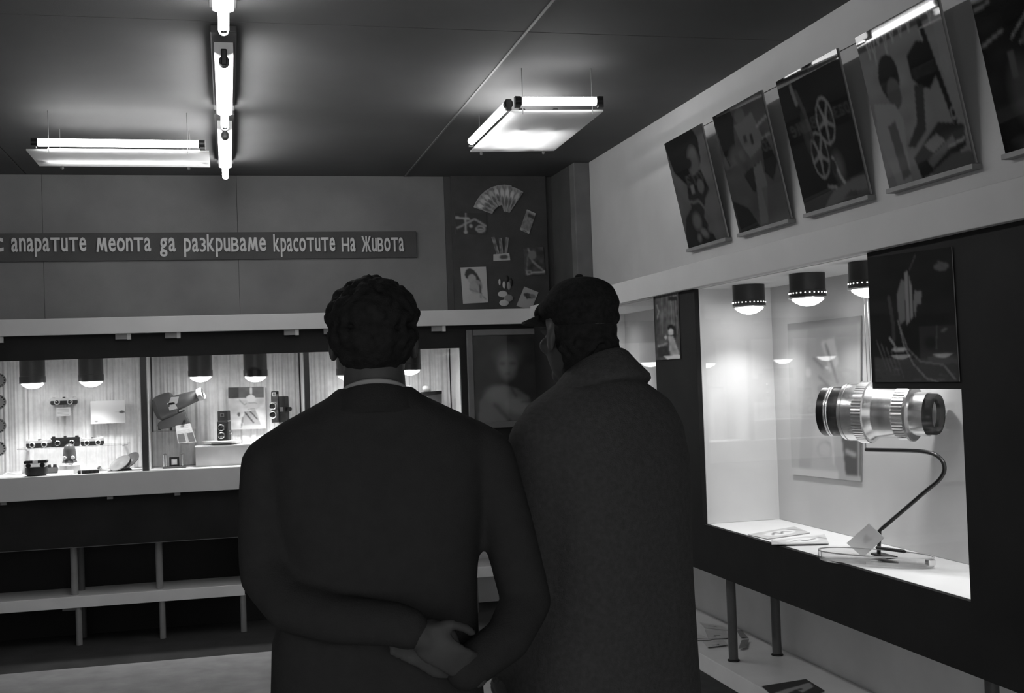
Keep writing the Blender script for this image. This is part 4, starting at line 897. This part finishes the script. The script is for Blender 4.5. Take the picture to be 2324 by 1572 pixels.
# ================================================================== THE TWO MEN
def ring(z, cx, cy, rx, ry, n=40, e=2.4, rot=0.0):
    out = []
    for i in range(n):
        a = 2*PI*i/n; c, s_ = math.cos(a), math.sin(a)
        out.append(Vector((cx+rx*math.copysign(abs(c)**(2/e), c), cy+ry*math.copysign(abs(s_)**(2/e), s_), z)))
    return out
def hand(mb, wrist, d, nrm, curl=.5, side=1, s=1.0):
    """palm and five fingers growing from the wrist along d; nrm = palm side; side = thumb side sign"""
    wrist = Vector(wrist); d = Vector(d).normalized(); nrm = (Vector(nrm)-d*Vector(nrm).dot(d)).normalized(); s_ = d.cross(nrm)*side
    R = Matrix((s_, d, nrm)).transposed()
    mb.ell(wrist+d*.048*s, (.040*s, .056*s, .016*s), R, 14, 10); mb.limb([wrist-d*.03, wrist+d*.02*s], [.026*s, .025*s], 12, 2)
    for k, (o_, ln, r) in enumerate(((.030, .072, .0088), (.010, .080, .0092), (-.010, .075, .0088), (-.029, .060, .0078))):
        o_ *= s; ln *= s; r *= s
        p0 = wrist+d*.085*s+s_*o_*.95; pts = [wrist+d*.05*s+s_*o_*.8, p0]; a = 0; p_ = p0
        for j, f in enumerate((.45, .32, .23)):
            a += curl*(.6, .9, .7)[j]; p_ = p_+(d*math.cos(a)+nrm*math.sin(a))*ln*f; pts.append(p_.copy())
        mb.limb(pts, [r, r, r*.95, r*.9, r*.8], 10, 3)
    t0 = wrist+d*.022*s+s_*.026*s; t1 = t0+(d*.6+s_*.65+nrm*.25).normalized()*.040*s; t2 = t1+(d*.85+s_*.15+nrm*.45).normalized()*.032*s; t3 = t2+(d*.85-s_*.1+nrm*.5).normalized()*.025*s
    mb.limb([t0, t1, t2, t3], [.014*s, .0115*s, .0105*s, .009*s], 10, 3)
def head(mb, c, fwd=Vector((0, 1, 0)), s=1.0):
    """head with a face: c = centre of the skull, looks along +y of its own frame"""
    c = Vector(c); f = fwd.normalized(); r = f.cross(Vector((0, 0, 1))).normalized(); R = Matrix((r, f, Vector((0, 0, 1)))).transposed()
    P = lambda x, y, z: c+R @ Vector((x*s, y*s, z*s))
    mb.ell(P(0, -.012, .03), (.074*s, .092*s, .085*s), R); mb.ell(P(0, .018, -.03), (.062*s, .072*s, .085*s), R)
    mb.ell(P(0, .062, -.088), (.034*s, .03*s, .026*s), R); mb.ell(P(0, .076, .012), (.056*s, .018*s, .014*s), R)
    mb.limb([P(0, .084, .01), P(0, .104, -.026)], [.009*s, .013*s], 10, 3); mb.ell(P(0, .092, -.03), (.017*s, .014*s, .010*s), R)
    mb.ell(P(0, .086, -.058), (.024*s, .010*s, .006*s), R); mb.ell(P(0, .084, -.070), (.021*s, .010*s, .007*s), R)
    for x in (-1, 1):
        mb.ell(P(.045*x, .056, -.022), (.022*s, .022*s, .02*s), R); mb.ell(P(.076*x, -.012, -.012), (.008*s, .019*s, .031*s), R @ Matrix.Rotation(.25*x, 3, 'Z'))
    return P, R
def eyes(P, R, parent, s=1.0):
    for x in (-1, 1): MB().ell(P(.031*x, .073, -.004), (.012*s, .011*s, .010*s), R, 12, 8).build('eye', 'eye', parent, smooth=True)
def leg(mb, x, zhip, r=(.085, .062, .045), fwd=0.0):
    mb.limb([(x*.9, 0, zhip), (x, .01, .50), (x, -.01, .09)], r, 16, 5)
def shoe(parent, x, Mx=None):
    mb = MB(); rs = []
    for y, w_, h in ((-.075, .026, .05), (-.06, .036, .075), (0, .038, .085), (.06, .043, .06), (.13, .045, .045), (.17, .036, .035), (.195, .018, .022)):
        rs.append([Vector((x+w_*math.cos(a), y, max(0.0, h*.5+h*.5*math.sin(a)))) for a in [2*PI*i/16 for i in range(16)]])
    mb.rings(rs).build('shoe', 'shoe', parent, smooth=True, ang=60)

# ---------------- man in the dark suit (seen from behind, hands held behind the back)
az = math.atan2(ray(850, 865)[0], ray(850, 865)[1]); D1 = 2.25
g = ray(850, 865); g = g/np.dot(g, FW)*D1
m1 = thing('person', 'man in a dark suit with curly dark hair, hands behind his back', 'person', (g[0], g[1], 0), None, -az)
body = MB()
P, R = head(body, (0, .012, 1.628))
body.limb([(0, -.012, 1.60), (0, -.02, 1.47)], [.056, .062], 16, 4)
body.rings([ring(z, 0, 0, a, b) for z, a, b in ((.86, .15, .10), (1.0, .155, .105), (1.15, .15, .10), (1.3, .165, .11), (1.4, .165, .10), (1.46, .13, .08), (1.50, .06, .05))])
LA = [(-.185, -.005, 1.40), (-.204, -.055, 1.205), (.035, -.175, 1.125)]
RA = [(.19, -.005, 1.40), (.268, -.05, 1.13), (.125, -.165, 1.02)]
body.limb([(-.165, -.008, 1.415), (-.192, -.010, 1.395), (-.205, -.03, 1.29), (-.205, -.055, 1.205), (-.16, -.10, 1.155), (-.08, -.145, 1.135), (.02, -.178, 1.128), (.058, -.190, 1.112)], [.045, .045, .040, .036, .034, .031, .027, .026])
body.limb([(.17, -.008, 1.415), (.20, -.010, 1.395), (.240, -.025, 1.27), (.268, -.05, 1.13), (.225, -.105, 1.075), (.145, -.150, 1.035)], [.045, .045, .036, .034, .030, .027])
hand(body, (.058, -.190, 1.112), (.78, .0, -.62), (.1, .95, .1), curl=.62, side=1, s=.86)
hand(body, (.135, -.152, 1.038), (-.86, .04, .45), (.0, -1, .1), curl=.25, side=1, s=.9)
for x in (-.09, .09): leg(body, x, .86, (.075, .052, .036))
remeshed(body, 'body', 'skin', m1, .0065, 3)
eyes(P, R, m1)
jk = MB()
jk.rings([ring(z, -.012 if z < 1.1 else 0, cy, a, b, e=ee) for z, cy, a, b, ee in ((.74, 0, .212, .145, 2.6), (.85, 0, .204, .140, 2.6), (.97, 0, .198, .136, 2.6), (1.07, 0, .193, .130, 2.6), (1.16, -.003, .180, .131, 2.6), (1.24, -.006, .186, .133, 2.6), (1.3, -.008, .197, .134, 2.7), (1.38, -.008, .205, .126, 2.6), (1.44, -.008, .207, .112, 2.4), (1.474, -.010, .182, .098, 2.3), (1.503, -.014, .125, .088, 2.2), (1.522, -.018, .088, .078, 2.0), (1.538, -.02, .070, .070, 2.0))])
jk.limb([(-.165, -.008, 1.415), (-.192, -.010, 1.395), (-.205, -.03, 1.29), (-.205, -.055, 1.205), (-.16, -.10, 1.155), (-.08, -.145, 1.135), (.02, -.178, 1.128), (.045, -.186, 1.120)], [.060, .062, .054, .050, .048, .044, .039, .037], 16, 5)
jk.limb([(.17, -.008, 1.415), (.20, -.010, 1.395), (.240, -.025, 1.27), (.268, -.05, 1.13), (.225, -.105, 1.075), (.145, -.150, 1.035)], [.060, .062, .050, .048, .043, .039], 16, 5)
jacket = remeshed(jk, 'jacket', 'suit', m1, .0075, 5)
# jacket collar and shirt collar: tilted bands round the neck, higher at the back
def neck_band(name, mat, parent, cy, prof, slope, n=40, gap=0.0):
    mb = MB(); rs = []
    for r_, z in prof:
        rs.append([Vector((r_*math.sin(2*PI*i/n), cy-r_*1.02*math.cos(2*PI*i/n), z-slope*(1-math.cos(2*PI*i/n))*.5)) for i in range(n)])
    return mb.rings(rs, cap=False, closed=True).build(name, mat, parent, smooth=True, ang=70)
neck_band('shirt_collar', 'shirt', m1, -.016, ((.060, 1.515), (.060, 1.5535), (.064, 1.555), (.0665, 1.552), (.070, 1.515)), .055)
neck_band('jacket_collar', 'suit', jacket, -.018, ((.067, 1.51), (.066, 1.541), (.070, 1.546), (.078, 1.538), (.098, 1.505), (.090, 1.495)), .05)
MB().limb([(0, -.137, .86), (0, -.141, .76)], [.004, .004], 8, 2).build('back_vent', 'matblack', jacket, smooth=True)
tr = MB()
for x in (-.092, .092): tr.limb([(x*.9, -.003, .90), (x, .005, .50), (x, -.008, .06)], [.105, .085, .075], 18, 5)
tr.rings([ring(z, 0, -.002, a, b) for z, a, b in ((.80, .17, .118), (.92, .17, .118), (1.02, .165, .115))])
remeshed(tr, 'trousers', 'trousers', m1, .010, 4)
for x in (-.095, .095): shoe(m1, x)
hr = MB(); hc = Vector((0, .0, 1.655))
hr.ell((0, .0, 1.662), (.080, .098, .080)); hr.ell((0, -.028, 1.622), (.072, .068, .062))
for i in range(900):
    u = Vector((RNG.normal(), RNG.normal(), RNG.normal())).normalized()
    p_ = Vector((0, -.004, 1.66))+Vector((u.x*.083, u.y*.100, u.z*.082))
    if u.z < 0: p_ = Vector((0, -.02, 1.648))+Vector((u.x*.078, u.y*.085, u.z*.082))
    if p_.z < 1.575 or (p_.y > .05 and p_.z < 1.685) or (abs(p_.x) > .062 and p_.z < 1.61 and p_.y > -.03): continue
    q = .006+.006*RNG.random(); hr.ell(p_, (q, q, q), nu=6, nv=4)
remeshed(hr, 'hair', 'hair', m1, .0045, 1)

# ---------------- man in the overcoat and flat cap (turned to the left)
D2 = 2.62; g = ray(1347, 850); az2 = math.atan2(g[0], g[1]); g = g/np.dot(g, FW)*D2
TURN = math.radians(46)
m2 = thing('person', 'man in a heavy grey overcoat and dark flat cap, turned to the left', 'person', (g[0], g[1], 0), None, -az2+TURN)
HC = Vector((-.004, .040, 1.640)); hf = Vector((.28, 1, -.03))
body = MB(); P, R = head(body, HC, hf)
body.limb([(0, .006, 1.60), (0, -.02, 1.46)], [.053, .062], 16, 4)
body.rings([ring(z, 0, 0, a, b) for z, a, b in ((.86, .155, .11), (1.0, .16, .12), (1.2, .16, .115), (1.4, .17, .105), (1.46, .13, .085), (1.50, .065, .055))])
for x in (-1, 1):
    body.limb([(.19*x, -.005, 1.41), (.210*x, -.01, 1.13), (.18*x, .11, .93)], [.048, .038, .028])
    hand(body, (.18*x, .115, .925), (-.25*x, .55, -.75), (-1*x, .0, .1), curl=.35, side=x)
    leg(body, .09*x, .86, (.078, .054, .038))
remeshed(body, 'body', 'skin', m2, .0065, 3); eyes(P, R, m2)
ct = MB()
ct.rings([ring(z, cx, cy, a, b, e=ee) for z, cx, cy, a, b, ee in ((.52, 0, 0, .250, .185, 2.3), (.7, 0, 0, .240, .178, 2.3), (.9, 0, 0, .226, .170, 2.4), (1.1, 0, -.003, .216, .162, 2.5), (1.25, 0, -.008, .214, .160, 2.5), (1.36, 0, -.012, .216, .152, 2.5), (1.435, 0, -.014, .208, .136, 2.4), (1.485, 0, -.016, .182, .118, 2.3), (1.515, 0, -.018, .128, .10, 2.2), (1.54, 0, -.02, .085, .08, 2.0))])
for x in (-1, 1):
    ct.limb([(.155*x, -.012, 1.435), (.182*x, -.014, 1.41), (.203*x, -.012, 1.27), (.207*x, -.005, 1.12), (.200*x, .06, 1.0), (.18*x, .11, .945)], [.064, .068, .062, .060, .056, .052], 16, 5)
coat = remeshed(ct, 'overcoat', 'coat', m2, .0085, 6)
neck_band('coat_collar', 'coat', coat, -.006, ((.068, 1.52), (.063, 1.597), (.068, 1.604), (.075, 1.600), (.092, 1.580), (.118, 1.553), (.120, 1.545), (.114, 1.538), (.085, 1.525)), .07)
neck_band('scarf', 'cap', m2, .004, ((.050, 1.51), (.052, 1.620), (.058, 1.626), (.063, 1.612), (.068, 1.52)), .05)
for k in range(4): MB().lathe([(.012, 0), (.013, .003), (.006, .005)], (.055, .168+.004*k, 1.30-.14*k), (0, 1, 0), 14).build('button', 'black', coat, smooth=True)
MB().limb([(0, -.186, .75), (0, -.192, .55)], [.004, .004], 8, 2).build('back_vent', 'matblack', coat, smooth=True)
for x in (-.24, .24): MB().limb([(x*.92, .06, 1.0), (x*.86, .125, .90)], [.008, .008], 8, 2).build('pocket_flap', 'coat', coat, smooth=True)
tr = MB()
for x in (-.095, .095): tr.limb([(x*.9, 0, .90), (x, .005, .50), (x, -.008, .06)], [.105, .085, .078], 18, 5)
remeshed(tr, 'trousers', 'trousers', m2, .010, 3)
for x in (-.095, .095): shoe(m2, x)
hr = MB(); hr.ell(P(0, -.030, .005), (.075, .072, .075), R); hr.ell(P(0, -.046, -.045), (.066, .046, .055), R); hr.ell(P(0, -.036, -.088), (.060, .046, .042), R)
for i in range(300):
    u = Vector((RNG.normal(), RNG.normal(), RNG.normal())).normalized()
    if u.y > -.1 or u.z > .2: continue
    hr.ell(P(u.x*.072, -.034+u.y*.070, -.03+u.z*.06), (.006, .006, .006), nu=6, nv=4)
remeshed(hr, 'hair', 'hair', m2, .0055, 2)
cp = MB()
cp.ell(P(0, -.010, .060), (.086, .104, .048), R @ Matrix.Rotation(-.05, 3, 'X'), 24, 12); cp.ell(P(0, -.022, .078), (.076, .084, .046), R, 24, 12); cp.ell(P(0, .05, .058), (.078, .066, .026), R @ Matrix.Rotation(-.42, 3, 'X'), 20, 10)
cp.ell(P(0, -.04, .03), (.079, .068, .035), R, 20, 10)
cap_ = remeshed(cp, 'cap', 'cap', m2, .005, 4)
vz = MB(); rs = []
for k in range(9):
    a = -1.15+2.3*k/8; r0, r1 = .085, .085+.058*math.cos(a)**.6
    rs.append([P(r0*math.sin(a)*.95, .01+r0*math.cos(a), .046), P(r1*math.sin(a)*.9, .015+r1*math.cos(a), .034), P(r1*math.sin(a)*.9, .015+r1*math.cos(a), .028), P(r0*math.sin(a)*.95, .01+r0*math.cos(a), .036)])
vz.rings(rs).build('peak', 'cap', cap_, smooth=True, ang=50)
MB().ell(P(0, -.015, .126), (.009, .009, .005), R, 10, 6).build('cap_button', 'cap', cap_, smooth=True)
